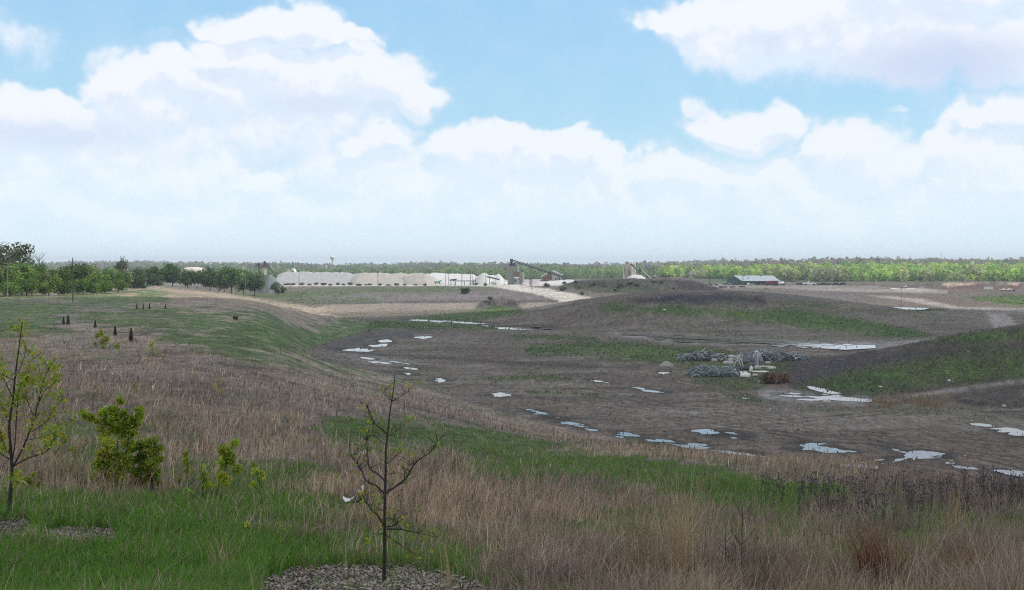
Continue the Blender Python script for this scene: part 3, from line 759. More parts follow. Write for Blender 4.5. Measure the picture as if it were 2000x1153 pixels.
def hill_grass():
    x, Y = scatter_points(560000, 7.5, 420)
    z = height(x, Y)
    g, hill, px, py = field_green(x, Y, z)
    gap = fbm(x / .7 + 3, Y / .9, 3, .6)
    ok = (hill > .5) & ~in_mulch(px, py)
    x, Y, z, g, px, py = (a[ok] for a in (x, Y, z, g, px, py))
    n = len(x)
    pg = sstep(.12, .78, g + .04 + 1.25 * (fbm(x / 1.1, Y / 1.8, 4, .65) - .5) + .15 * (R.rand(n) - .5)); isg = R.rand(n) < pg * .72 + .16
    cl = fbm(x / 1.3, Y / 1.3, 4, .6); cl2 = fbm(x / 7 + 30, Y / 9 + 11, 3)
    # dry stems, standing in clumps with gaps between
    gp = gap[ok]; thin = (R.rand(n) < sstep(.52, .36, gp) * .85) & (Y < 70); isg = isg | (thin & (R.rand(n) < .45))
    d = ~isg & ~thin
    xd, yd, zd, c1, c2 = x[d], Y[d], z[d], cl[d], cl2[d]; m = len(xd)
    h = (.22 + .42 * R.rand(m)) * (.35 + 1.25 * np.clip(c1 * 1.6 - .3, 0, 1)) * (1 - .45 * g[d]) + .05
    tall = R.rand(m) < .02; h[tall] *= 1.9; short = R.rand(m) < .3; h[short] *= .55
    h *= np.interp(yd, [8, 60, 200, 420], [.95, .95, .7, .5])
    w = np.maximum(.0035, yd * np.where(R.rand(m) < .7, .00046, .0008))
    pal = np.array([(.32,.245,.18), (.26,.20,.155), (.215,.172,.152), (.155,.12,.105), (.42,.35,.25), (.10,.072,.062), (.25,.155,.105)])
    k = np.clip((c2 * 2.6 - .75 + R.randn(m) * .3), 0, .999)
    i = np.array([3, 2, 2, 1, 0, 0])[(k * 6).astype(int)]
    j = R.rand(m); i = np.where(j < .1, 4, np.where(j < .22, 5, np.where(j < .3, 6, i)))
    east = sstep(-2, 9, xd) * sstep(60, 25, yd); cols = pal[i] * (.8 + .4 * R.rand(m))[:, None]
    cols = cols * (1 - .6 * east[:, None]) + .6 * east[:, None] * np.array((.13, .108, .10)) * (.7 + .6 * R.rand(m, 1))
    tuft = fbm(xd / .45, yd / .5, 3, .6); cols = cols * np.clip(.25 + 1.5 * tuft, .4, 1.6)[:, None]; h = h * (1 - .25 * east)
    farm = sstep(60, 200, yd)[:, None]; cols = cols * (1 - .12 * farm)
    cols = cols * 1.55 * np.array((1.03, 1.0, .95))
    me = blade_mesh('dry_grass', xd, yd, zd - .02, h, w, np.where(R.rand(m) < .25, .75 + .22 * R.rand(m), R.rand(m) * .6 + .02), R.normal(.4, 1.5, m), cols)
    tag(mesh_obj('dry_grass', me, M_GRASS), 'tall dead prairie grass, tan and mauve, covering the hillside', 'grass', kind='stuff')
    # fresh green blades
    xg, yg, zg, c1, c2, gg, pyg, pxg = x[isg], Y[isg], z[isg], cl[isg], cl2[isg], g[isg], py[isg], px[isg]; m = len(xg)
    h = (.07 + .13 * R.rand(m)) * (.5 + .9 * c1) * (.6 + .75 * gg)
    lawn = sstep(940, 1010, pyg) * sstep(900, 500, pxg); h = h * (1 + .35 * lawn)
    w = np.maximum(.004, yg * np.where(R.rand(m) < .6, .0005, .0009))
    pal = np.array([(.05,.135,.010), (.07,.165,.014), (.095,.185,.022), (.06,.125,.035), (.11,.155,.05), (.20,.19,.11)])
    i = R.choice(6, m, p=[.22, .25, .2, .12, .13, .08])
    dull = sstep(.75, .3, gg); cols = pal[i] * (.75 + .5 * R.rand(m))[:, None]
    lw = np.maximum(lawn, .0)[:, None]; k_d = .30 + .3 * dull[:, None]; k_d = k_d * (1 - .8 * lw); cols = cols * (1 - k_d) + k_d * np.array((.15, .155, .075))
    cols = cols * 1.7
    me = blade_mesh('green_grass', xg, yg, zg - .01, h, w, R.rand(m) * .8 + .1, R.rand(m) * 6.28, cols)
    tag(mesh_obj('green_grass', me, M_GRASS), 'fresh green grass growing on the near hillside', 'grass', kind='stuff')
hill_grass()

def mulch():
    for poly, lab in MULCH:
        A = np.array(poly, float); n = 40000
        qx = R.uniform(A[:,0].min(), A[:,0].max(), n); qy = R.uniform(A[:,1].min(), min(A[:,1].max(), 1215), n)
        ok = poly_sd(qx, qy, poly) < 8 * (fbm(qx/14, qy/6, 3) - .55); qx, qy = qx[ok], qy[ok]
        n = min(len(qx), 13000 if A[:,0].max() > 500 else 5500); qx, qy = qx[:n], qy[:n]
        x = np.empty(n); Y = np.empty(n)
        for j in range(n):
            Y[j] = np.interp(qy[j], *_row_tab(qx[j])); x[j] = (qx[j] - PX0) / F * Y[j]
        z = height(x, Y) + .01 + .05 * R.rand(n) * fbm(x*2, Y*2, 2)
        L_ = .015 + .045 * R.rand(n) ** 1.5; Wd = L_ * (.12 + .3 * R.rand(n)); a = R.rand(n) * 6.28; t = R.normal(0, .35, n); t2 = R.normal(0, .5, n)
        ux, uy, uz = np.cos(a)*L_, np.sin(a)*L_, np.sin(t)*L_
        vx, vy, vz = -np.sin(a)*Wd, np.cos(a)*Wd, np.sin(t2)*Wd
        P = np.stack([x, Y, z], -1); U = np.stack([ux, uy, uz], -1) / 2; Vv = np.stack([vx, vy, vz], -1) / 2
        V = np.stack([P-U-Vv, P+U-Vv, P+U+Vv, P-U+Vv], 1).reshape(-1, 3)
        pal = np.array([(.24,.185,.16), (.31,.25,.22), (.15,.115,.10), (.075,.058,.05), (.38,.32,.295)])
        cols = np.repeat(pal[R.choice(5, n, p=[.32,.22,.22,.14,.10])] * (.8 + .4*R.rand(n))[:, None], 4, axis=0)
        me = fast_mesh('wood_chip_mulch', V, np.arange(n*4).reshape(-1, 4), cols)
        tag(mesh_obj('wood_chip_mulch', me, M_COL), lab, 'mulch', kind='stuff')
_rc = {}
def _row_tab(px):
    k = int(px // 20)
    if k not in _rc:
        Ys = np.linspace(9, 26, 300); x = (k * 20 + 10 - PX0) / F * Ys; row = PY0 - height(x, Ys) * F / Ys
        o = np.argsort(row); _rc[k] = (row[o], Ys[o])
    return _rc[k]
mulch()

# ------------------------------------------------------------------ far woods (one mass of trees on the hills beyond)
def crowns(P, rx, rz, nq, size, cols, seed):
    """leaf clumps of many crowns: P (n,3) crown centres"""
    r = np.random.RandomState(seed); n = len(P)
    d = r.normal(size=(n, nq, 3)); d /= np.linalg.norm(d, axis=-1, keepdims=True); rad = (.45 + .6 * r.rand(n, nq) ** .6)
    lob = 1 + .28 * np.sin(d[..., 0] * 5 + r.rand(n, 1) * 6) * np.cos(d[..., 2] * 4 + r.rand(n, 1) * 6)
    rad = rad * lob
    c = P[:, None, :] + d * rad[..., None] * np.stack([rx, rx, rz], -1)[:, None, :]
    nr = d + .55 * r.normal(size=(n, nq, 3)); nr /= np.linalg.norm(nr, axis=-1, keepdims=True)
    a = np.cross(nr, r.normal(size=(n, nq, 3))); a /= np.linalg.norm(a, axis=-1, keepdims=True) + 1e-9
    b = np.cross(nr, a)
    s = (size[:, None] * (.6 + .8 * r.rand(n, nq)))[..., None]
    V = np.stack([c - a*s, c + b*s*.7, c + a*s, c - b*s*.7], 2).reshape(-1, 3)
    cc = cols[:, None, :] * (.72 + .56 * r.rand(n, nq, 1))
    return V, np.repeat(cc.reshape(-1, 3), 4, axis=0)
def forest(name, label, n, pxr, yr, rx, rz, nq, pal, seed, ok=None):
    r = np.random.RandomState(seed)
    px = r.uniform(*pxr, n); Y = r.uniform(0, 1, n); Y = yr[0] + (yr[1] - yr[0]) * Y
    x = (px - PX0) / F * Y
    if ok is not None:
        k = ok(px, Y); x, Y, px = x[k], Y[k], px[k]; n = len(x)
    z = height(x, Y, False)
    sc = .55 + .8 * r.rand(n) ** 1.5; cl = .5 * fbm(x / 70, Y / 70, 3) + .5 * fbm(x / 24, Y / 40, 3)
    RX, RZ = rx * sc * (.85 + .3 * r.rand(n)), rz * sc
    pal = np.array(pal); t = np.clip((cl - .5) * 3.2 + .5 + r.randn(n) * .25, 0, .999) * (len(pal) - 1); i = t.astype(int); f = (t - i)[:, None]
    cols = (pal[i] * (1 - f) + pal[np.minimum(i + 1, len(pal) - 1)] * f) * (1.9 + .7 * r.rand(n, 1))
    V, cc = crowns(np.stack([x, Y, z + RZ * 1.05], -1), RX, RZ, nq, RX * .27, cols, seed + 1)
    # trunks: crossed slivers
    h = RZ * 1.3; w = .35 + .02 * RZ
    T = np.stack([np.stack([x-w, Y, z-.5], -1), np.stack([x+w, Y, z-.5], -1), np.stack([x+w*.6, Y, z+h], -1), np.stack([x-w*.6, Y, z+h], -1)], 1).reshape(-1, 3)
    V = np.concatenate([V, T]); cc = np.concatenate([cc, np.tile((.075, .062, .055), (len(T), 1))])
    me = fast_mesh(name, V, np.arange(len(V)).reshape(-1, 4), cc)
    tag(mesh_obj(name, me, M_LEAF), label, 'wood', kind='stuff')
GREY = [(.13,.115,.105), (.10,.105,.07), (.085,.12,.055), (.11,.15,.06), (.15,.135,.12)]
SPRING = [(.10,.16,.035), (.15,.225,.045), (.22,.28,.06), (.12,.19,.045), (.20,.22,.09), (.14,.15,.08)]
forest('distant_woods', 'hazy wooded ridge along the horizon behind the quarry', 5200, (-250, 1420), (1750, 3700), 8.5, 7.0, 40, GREY, 11)
forest('valley_woods', 'pale green trees in the valley behind the white stone piles', 1500, (420, 1420), (1290, 1800), 6, 5, 40, [(.09,.14,.05), (.12,.17,.055), (.15,.19,.07), (.10,.15,.06)], 13)
forest('ridge_woods', 'greyish budding trees on the ridge at the right', 3200, (1260, 2300), (1480, 2350), 7.5, 6.5, 56, [(.14,.12,.11), (.115,.105,.09), (.10,.12,.06), (.15,.135,.12), (.11,.14,.055)], 17)
forest('spring_woods', 'bright spring green woodland edge behind the yard at the right', 1150, (1300, 2300), (1060, 1460), 7, 5.6, 80, SPRING, 19, lambda px, Y: Y > 1060 + 160 * sstep(1480, 1380, px))

# ------------------------------------------------------------------ trees one can tell apart
M_BARK = mat('bark', (.085, .07, .06), .9, .35, 4, bump=.3)
M_PALEWOOD = mat('weathered_wood', (.17, .15, .135), .9, .25, 3)
def crown_mesh(name, seed, nclump, nper, rx, rz, size, pal, flat=.0):
    r = np.random.RandomState(seed)
    d = r.normal(size=(nclump, 3)); d /= np.linalg.norm(d, axis=-1, keepdims=True)
    P = d * (.35 + .55 * r.rand(nclump, 1)) * np.array((rx, rx, rz)); P[:, 2] = np.maximum(P[:, 2], -rz * (.75 - flat))
    cr = np.full(nclump, min(rx, rz) * .42) * (.7 + .6 * r.rand(nclump))
    pal = np.array(pal); cols = pal[r.choice(len(pal), nclump)] * (.75 + .5 * r.rand(nclump, 1))
    V, cc = crowns(P, cr, cr * .85, nper, np.full(nclump, size), cols, seed + 5)
    return fast_mesh(name, V, np.arange(len(V)).reshape(-1, 4), cc)
def limb_tree(mb, h, rad, spread, seed, forks=5, depth=2, start=.3):
    r = np.random.RandomState(seed)
    top = Vector((r.normal() * .04 * h, r.normal() * .04 * h, h * .8))
    mb.tube([(0, 0, -.3), (0, 0, h*.2), top * .55, top], [rad, rad * .8, rad * .5, rad * .12], 7)
    for i in range(forks):
        t = start + (.92 - start) * i / forks; a = i * 2.4 + r.rand(); p = Vector((0, 0, h*.8*t))
        L_ = spread * (1.05 - .5 * t) * (.8 + .4 * r.rand()); e = p + Vector((math.cos(a) * L_, math.sin(a) * L_, L_ * (.5 + .7 * t)))
        k = p.lerp(e, .5) + Vector((0, 0, -.08 * L_)); mb.tube([p, k, e], [rad * .45, rad * .3, rad * .06], 5)
        for q in range(3 * (depth > 1)):
            s = p.lerp(e, .4 + .2 * q); e2 = s + Vector((r.normal() * .4, r.normal() * .4, .35 + .3 * r.rand())) * L_ * .6
            mb.tube([s, s.lerp(e2, .5) + Vector((0, 0, .04 * L_)), e2], [rad * .2, rad * .12, rad * .03], 4)
            if depth > 2:
                for q2 in range(3):
                    s3 = s.lerp(e2, .35 + .25 * q2); e3 = s3 + Vector((r.normal() * .5, r.normal() * .5, .4 + .3 * r.rand())) * L_ * .3
                    mb.tube([s3, e3], [rad * .09, rad * .03], 3)
def tree_proto(name, label, seed, h, rx, rz, nclump, nper, size, pal, forks=5, group=None, low=False):
    t = thing(name, label, 'tree', group=group)
    mb = MB(); limb_tree(mb, h, h * .022, rx * .75, seed, forks, start=.18 if low else .32); mb.build('trunk', M_BARK, t)
    me = crown_mesh('crown', seed, nclump, nper, rx, rz, size, pal)
    o = mesh_obj('crown', me, M_LEAF, t, (0, 0, h - rz * .95))
    return t
DARKG = [(.10,.18,.04), (.14,.22,.05), (.175,.26,.06), (.18,.23,.07), (.12,.20,.055)]
ROUND = [(.085,.15,.038), (.105,.18,.045), (.135,.215,.055), (.11,.175,.055)]
protoD = [tree_proto('leafy_tree', '', 100 + i, 9, 4.2, 4.3, 34, 60, .34, DARKG, low=True) for i in range(3)]
protoR = [tree_proto('round_tree', '', 120 + i, 9, 4.1, 3.7, 36, 55, .36, ROUND) for i in range(3)]
used = set()
def plant(protos, i, px, Y, topy, label, group, wide=1.0):
    p = protos[i % len(protos)]; b = on(px, Y); hgt = b.z - (-(topy - PY0) / F * Y); sc = abs(hgt) / 9.0
    if p.name not in used:
        used.add(p.name); p.location = b; p.scale = (sc * wide, sc * wide, sc); p['label'] = label; p['group'] = group; r = p
    else: r = dup(p, b, R.rand() * 6.28, (sc * wide, sc * wide, sc), label, group)
    return r
ORD = ['leftmost', 'second', 'third', 'fourth', 'fifth', 'sixth', 'seventh', 'eighth', 'ninth', 'tenth', 'eleventh', 'twelfth', 'thirteenth', 'fourteenth', 'fifteenth', 'sixteenth', 'seventeenth', 'eighteenth']
def nth(i, what): return ('leftmost ' + what) if i == 0 else ORD[i] + ' from the left of the ' + what
G1 = 'dark leafy trees of the grove at the left'
for i, (px, Y, ty, w) in enumerate([(-60,300,482,1.1),(-22,330,500,1.1),(10,290,518,1.1),(42,300,512,1.15),(72,320,517,1.0),(95,300,533,1.1),(118,330,520,1.05),(150,345,516,1.15),(178,360,520,1.0),(196,350,534,1.1),(218,380,524,1.0),(240,390,528,.9)]):
    plant(protoD, i, px, Y, ty, nth(i, 'tall dark grove trees'), G1, w)
for i, (px, Y, ty) in enumerate([(20,285,548),(52,292,545),(88,298,550),(125,310,548),(162,325,545),(205,345,550),(182,330,552),(232,372,548)]):
    plant(protoD, i, px, Y, ty, nth(i, 'low bushy trees along the front of the grove'), 'low bushy trees in front of the grove', 1.5)
G2 = 'round trees in the row left of the quarry'
for i, (px, Y, ty, w) in enumerate([(268,560,523,1.05),(298,575,520,1.05),(337,585,517,1.1),(366,590,526,1.0),(385,600,528,.95),(410,590,524,1.05),(428,600,528,.9),(452,590,520,1.15),(476,605,531,.95),(497,600,533,.95),(319,590,527,.9),(438,585,527,.9)]):
    plant(protoR, i, px, Y, ty, nth(i, 'round dark trees left of the silo'), G2, w)
# yellow-green tree at the foot of the silo
t = tree_proto('round_tree', 'light yellow-green tree with open crown right of the pale silo', 141, 9, 4.4, 3.6, 26, 40, .34, [(.10,.15,.04), (.13,.18,.05), (.09,.13,.045)])
b = on(541, 610); t.location = b; t.scale = (.92, .92, .88)
# the tall pale tree above the grove and bare trees
t = tree_proto('budding_tree', 'tall grey-green budding tree rising above the grove', 151, 9, 3.2, 4.0, 22, 46, .26, [(.12,.14,.09), (.10,.12,.075), (.14,.15,.11)])
b = on(235, 470); t.location = b; t.scale = (1.0, 1.0, 1.5)
def bare_tree(label, px, Y, topy, seed, spread=3.2, leafy=False):
    t = thing('bare_tree', label, 'tree', group=None)
    mb = MB(); limb_tree(mb, 12, .24, spread, seed, 9, 3, .4); mb.build('trunk', M_BARK, t)
    if leafy:
        me = crown_mesh('crown', seed, 26, 26, 3.4, 4.0, .30, [(.11,.15,.06), (.13,.15,.085)]); mesh_obj('crown', me, M_LEAF, t, (0, 0, 8.2))
    b = on(px, Y); t.location = b; s = (b.z + (topy - PY0) / F * Y); t.scale = (abs(s) / 11,) * 3
bare_tree('bare branched tree at the end of the tall trees at the left', 77, 330, 487, 161, 2.6)
bare_tree('tall half-bare tree standing highest over the left grove', 38, 320, 478, 163, 3.6, True)
bare_tree('bare twiggy tree between the tall half-bare tree and the single bare one', 58, 340, 490, 165, 2.8)
bare_tree('half-leafed tall tree at the left edge of the view', 8, 310, 480, 167, 3.6, True)
def bush_proto(seed, pal):
    t = thing('round_bush', '', 'bush'); mb = MB(); r = np.random.RandomState(seed)
    for k in range(5):
        a = k * 1.26; mb.tube([(0, 0, -.1), (math.cos(a)*.3, math.sin(a)*.3, .5), (math.cos(a)*.6, math.sin(a)*.6, 1.1)], [.05, .04, .015], 5)
    mb.build('trunk', M_BARK, t); mesh_obj('crown', crown_mesh('crown', seed, 22, 34, 1.05, .85, .16, pal), M_LEAF, t, (0, 0, .85)); return t
protoB = [bush_proto(181, [(.12,.17,.055), (.15,.19,.065), (.10,.14,.05)]), bush_proto(182, [(.13,.17,.06), (.16,.19,.07), (.10,.13,.055)])]
def bush(i, loc, w, h, label, group=None):
    p = protoB[i % 2]; sc = (w / 2.4, w / 2.4, h / 1.9)
    if p.name not in used:
        used.add(p.name); p.location = loc; p.scale = sc; p['label'] = label; r = p
        if group: r['group'] = group
    else: r = dup(p, loc, R.rand() * 6, sc, label, group)
    return r
# low grey-green scrub between grove and row
t = tree_proto('thicket_bush', 'low grey-green thicket between the grove and the tree row', 171, 4.2, 4.5, 2.6, 30, 44, .32, [(.10,.12,.06), (.12,.12,.08), (.085,.115,.05)], low=True)
t['category'] = 'bush'; t.location = on(268, 440); t.scale = (1.0, 1.0, .85)
t2 = dup(t, on(300, 470), 1.0, (.9, .9, .95), 'small thicket bush next to the first round tree of the row')
for i, (px, py, w, h, lab) in enumerate([(460,626,14,11,'dark round bush alone on the green slope'),(908,574,24,14,'green bush on the brown bank before the white piles'),(553,570,14,9,'low green bush at the head of the pale ridge'),(958,587,14,8,'small grey-green bush above the dark soil heap'),(1068,561,16,8,'yellow-green bush beside the road to the plant'),(1098,568,18,9,'green bush on the foot of the dirt hill near the road'),(1137,577,10,9,'small dark bush where the pale road bends')]):
    b = at(px, py, 90); bush(0 if i != 4 else 1, b, w * b.y / F, h * b.y / F, lab)
# scrub along the foot of the gravel stockpiles
for i, px in enumerate([559, 566, 573, 590, 604, 618, 632, 645, 660, 671, 684, 700, 715, 722, 742, 758, 775, 790, 812, 830, 930, 948]):
    Y = 903 + 9 * R.rand(); bush(i % 2, on(px, Y), (8 + 9 * R.rand()) * Y / F, (3.5 + 3.5 * R.rand()) * Y / F, 'low grey-green scrub bush along the foot of the stockpiles', 'scrub bushes along the stockpiles')
# scrub on the flank of the dirt hill
for i in range(16):
    px, py = R.uniform(1090, 1330), R.uniform(548, 569); b = at(px, py, 600, 780); bush(i % 2, b, (5 + 8 * R.rand()) * b.y / F, (2.5 + 4 * R.rand()) * b.y / F, 'low weedy bush on the flank of the dirt hill', 'weedy bushes on the dirt hill')

# ------------------------------------------------------------------ the quarry: silo, stockpiles, plants, conveyors
M_CONC = mat('pale_concrete', (.60, .54, .45), .9, .15, .6)
M_WHITE = mat('white_sheet', (.72, .71, .67), .6, .06, 1)
M_STEEL = mat('dark_steel', (.05, .052, .06), .6, .3, 2)
M_GALV = mat('galvanised_steel', (.33, .37, .38), .5, .15, 2, metal=.2)
M_RUST = mat('rusty_sheet', (.20, .105, .075), .85, .35, .7)
M_TOWER = mat('stained_cladding', (.24, .225, .185), .85, .2, .5)
M_ROOFG = mat('pale_metal_roof', (.33, .37, .40), .45, .08, .5)
M_GREENW = mat('green_cladding', (.035, .11, .075), .7, .15, 1)
M_GLASS = mat('dark_glass', (.02, .025, .03), .15, .1, 2, spec=.6)
M_TYRE = mat('tyre_rubber', (.015, .015, .016), .9, .2, 3)
M_POLE = mat('pole_wood', (.11, .095, .085), .9, .25, 2)
M_PALEPOLE = mat('pale_pole', (.30, .29, .28), .8, .15, 2)
M_BRICKRED = mat('dark_red_paint', (.16, .02, .03), .55, .2, 1)

class Frame:
    """metres relative to a thing's base, from photo columns and rows at its distance"""
    def __init__(s, px, Y, base=None):
        s.px, s.Y, s.u = px, Y, Y / F; s.loc = on(px, Y)
    def X(s, p): return (p - s.px) * s.u
    def Z(s, q): return -(q - PY0) * s.u - s.loc.z
    def P(s, p, q, dy=0): return (s.X(p), dy, s.Z(q))

M_BROWN = mat('brown_steel', (.12,.10,.105), .8, .25, 1)
# pale silo on a steel frame, with platform, head house and inclined conveyor
f = Frame(512, 640)
t = thing('silo', 'pale cylindrical silo with dark platform and sloping conveyor left of the stockpiles', 'silo', f.loc)
mb = MB(); r_ = 5.2 * f.u
mb.lathe([(r_, f.Z(538)), (r_, f.Z(519.5)), (r_ * .9, f.Z(519))], 20, (f.X(515.5), 0, 0)); mb.build('tank', M_CONC, t, smooth=False)
mb = MB(); mb.lathe([(1.2 * f.u, f.Z(543)), (r_ * 1.02, f.Z(538))], 18, (f.X(515.5), 0, 0)); mb.build('hopper', M_CONC, t)
for p in (503.5, 508.5):
    for dy in (-2, 2):
        mb = MB(); mb.box(f.X(p) - .13, f.X(p) + .13, dy - .13, dy + .13, -.6, f.Z(519.6)); mb.build('leg', M_BROWN, t)
mb = MB(); mb.box(f.X(501.5), f.X(524), -2.6, 2.6, f.Z(520.2), f.Z(519)); mb.build('platform', M_BROWN, t)
for dy in (-2.6, 2.6):
    mb = MB(); mb.tube([(f.X(501.5), dy, f.Z(516.5)), (f.X(524), dy, f.Z(516.5))], .06, 4)
    for p in (501.5, 505, 509, 513, 518, 524): mb.tube([(f.X(p), dy, f.Z(519)), (f.X(p), dy, f.Z(516.5))], .06, 4)
    mb.build('railing', M_BROWN, t)
mb = MB(); mb.prism([(f.X(514.6), f.Z(519)), (f.X(519.5), f.Z(519)), (f.X(519.0), f.Z(513)), (f.X(517.5), f.Z(510)), (f.X(515.6), f.Z(511))], -1.2, 1.2); mb.build('head_house', M_BROWN, t)
mb = MB(); mb.box(f.X(503), f.X(508), -1.4, 1.4, f.Z(519), f.Z(516)); mb.box(f.X(504), f.X(507), -.8, .8, f.Z(516), f.Z(513.5)); mb.build('drive_unit', M_BROWN, t)
mb = MB(); mb.tube([f.P(518, 511.5), f.P(541, 541)], .3, 4); mb.tube([f.P(518, 513.5), f.P(541, 543)], .14, 4); mb.build('conveyor', M_BROWN, t)

# stockpiles of crushed stone
def pile_mat(name, c): return mat(name, c, .95, .12, .25, bump=.4)
M_PGREY = pile_mat('grey_gravel', (.34, .33, .325)); M_PTAN = pile_mat('tan_gravel', (.37, .335, .29)); M_PWHITE = pile_mat('white_stone', (.53, .515, .495)); M_PBLUE = pile_mat('bluish_gravel', (.17, .19, .185))
def pile(name, label, mtl, ridge, Y, half, group='stockpiles of crushed stone', rough=.35, seed=1):
    """ridge: photo outline of the crest [(px, py)...]; slopes fall to the yard on every side"""
    px0, px1 = ridge[0][0], ridge[-1][0]; c = on((px0 + px1) / 2, Y); u = Y / F
    n, m = max(20, int((px1 - px0) * .9)), 15
    xs = np.linspace(px0, px1, n); top = np.interp(xs, [a for a, _ in ridge], [b for _, b in ridge])
    X = (xs - PX0) * u - c.x; H = np.maximum(-(top - PY0) * u - c.z, 0.0) + .05
    v = np.linspace(-1, 1, m)
    prof = np.clip(1.12 * (1 - np.abs(v)), 0, 1) ** .92
    Xg = np.repeat(X[:, None], m, 1); Yg = np.repeat(v[None] * half, n, 0) * np.clip(H / H.max() + .15, 0, 1)[:, None]
    Zg = H[:, None] * prof[None]
    nn = (fbm((Xg + seed * 31) / 4.5, (Yg + Zg * .3) / 9, 4, .55) - .5) * 2
    Zg = Zg * (1 + .15 * nn + .10 * (fbm((Xg + seed * 7) / 14, Yg / 20, 2) - .5)) - .6 * (prof[None] < .02); Yg = Yg + nn * rough * 2.5
    idx = np.arange(n * m).reshape(n, m)
    Q = np.stack([idx[:-1,:-1], idx[1:,:-1], idx[1:,1:], idx[:-1,1:]], -1).reshape(-1, 4)
    o = mesh_obj(name, fast_mesh(name, np.stack([Xg, Yg, Zg], -1).reshape(-1, 3), Q), mtl, loc=c, smooth=True)
    return tag(o, label, 'stockpile', group)
pile('gravel_heap', 'grey-green gravel cone under the silo conveyor, behind the yellow-green tree', M_PBLUE, [(508,556),(516,546),(524,537),(527,535.5),(531,537),(540,546),(552,556)], 660, 9, seed=2)
pile('gravel_stockpile', 'long flat-topped grey gravel stockpile right of the silo', M_PGREY, [(534,552),(545,536),(556,532),(600,531.5),(640,532.5),(676,533),(700,534),(712,548),(716,554)], 965, 26, seed=3)
pile('gravel_stockpile', 'tan gravel stockpile joined to the end of the long grey one', M_PTAN, [(676,553),(690,541),(704,534.5),(713,533.5),(728,532.8),(745,534),(790,534),(830,534.5),(846,540),(862,553)], 955, 24, seed=4)
pile('stone_pile', 'cream pointed stone pile at the right end of the tan stockpile', M_PTAN, [(770,554),(790,541),(812,534.5),(822,534),(832,536),(846,546),(860,554)], 944, 14, seed=5)
pile('stone_pile', 'broad white stone pile behind the small conveyors', M_PWHITE, [(822,554),(832,537),(842,533.5),(880,535),(910,534.5),(925,534),(934,541),(945,554)], 975, 22, seed=6)
pile('stone_pile', 'white stone cone beside the short dark conveyor', M_PWHITE, [(915,554),(932,541),(941,534.5),(945,533.6),(950,535),(962,547),(968,554)], 950, 11, seed=7)
pile('stone_pile', 'white stone pile sloping down towards the plant tower', M_PWHITE, [(940,554),(948,540),(953,536.5),(975,536.5),(980,541),(992,553)], 985, 14, seed=8)
pile('stone_pile', 'low white stone bank in front of the rusty screening shed', M_PWHITE, [(1040,557),(1052,551),(1070,549),(1100,548),(1120,546),(1135,555)], 940, 8, seed=9)
pile('stone_pile', 'rounded white stone pile in front of the pale silo cluster', M_PWHITE, [(1214,553),(1226,542),(1234,537.5),(1242,536.5),(1250,538),(1260,543),(1270,553)], 900, 12, seed=10)
pile('stone_pile', 'small pinkish heap between the plant tower and the tall poles', pile_mat('pink_stone', (.48, .40, .36)), [(1016,557),(1021,552),(1026,551),(1031,554),(1034,557)], 915, 3, seed=12)
pile('stone_pile', 'long pale bank behind the poles right of the plant tower', pile_mat('lilac_gravel', (.36,.33,.34)), [(1012,555),(1020,547),(1060,546),(1068,555)], 1010, 9, seed=14)
pile('stone_pile', 'white gravel heap beside the small white truck at the yard edge', M_PWHITE, [(1735,568),(1748,564.5),(1762,563.5),(1778,565),(1784,568)], 760, 6, seed=15)
pile('stone_pile', 'white stone tongue running down behind the dark end of the dirt hill', M_PWHITE, [(1345,552),(1352,549),(1362,553),(1373,557.5),(1380,561)], 800, 5, seed=16)
pile('stone_pile', 'cream low heap in the yard before the green barn', M_PTAN, [(1392,564),(1398,560),(1420,560),(1428,564)], 800, 4, seed=17)

# conveyors in front of the white piles
def conveyor(label, a, b, Y, legs=(), th=.5, mtl=None):
    f = Frame((a[0] + b[0]) / 2, Y); t = thing('conveyor', label, 'conveyor', f.loc, 'small conveyors before the stone piles')
    pa, pb = Vector(f.P(*a)), Vector(f.P(*b)); mb = MB()
    mb.tube([pa, pb], th, 4); mb.build('belt_frame', mtl or M_STEEL, t)
    for k in legs:
        p = pa.lerp(pb, k); mb = MB()
        mb.tube([(p.x - .2, -.8, -.3), tuple(p)], .14, 4); mb.tube([(p.x + .2, .8, -.3), tuple(p)], .14, 4); mb.build('leg', M_STEEL, t)
    return t
conveyor('dark conveyor sloping down from above the first white cone', (922.5, 532), (934, 538.5), 925, (.1, .6), .7)
conveyor('dark conveyor running down the white pile next to the plant tower', (951, 540.5), (976, 546.5), 925, (.2, .7), .6)
conveyor('low grey conveyor lying before the broad white pile', (878, 547.5), (892, 546), 915, (.2, .8), .6)
conveyor('very low grey conveyor in front of the white pile, lower of two', (884, 549), (930, 549), 912, (.1, .5, .9), .35)
f = Frame(857, 915); t = thing('crusher', 'teal mobile crusher before the cream stone pile', 'machine', f.loc)
mb = MB(); mb.box(f.X(849), f.X(859), -1.5, 1.5, f.Z(553), f.Z(550)); mb.prism([(f.X(855), f.Z(550)), (f.X(863), f.Z(550)), (f.X(862), f.Z(547)), (f.X(858), f.Z(548.5))], -1.2, 1.2); mb.build('body', mat('teal_paint', (.10, .34, .29), .6), t)
for p in (850.5, 858):
    mb = MB(); mb.tube([(f.X(p), -1.7, f.Z(553.4)), (f.X(p), 1.7, f.Z(553.4))], .5, 10); mb.build('wheel', M_TYRE, t)

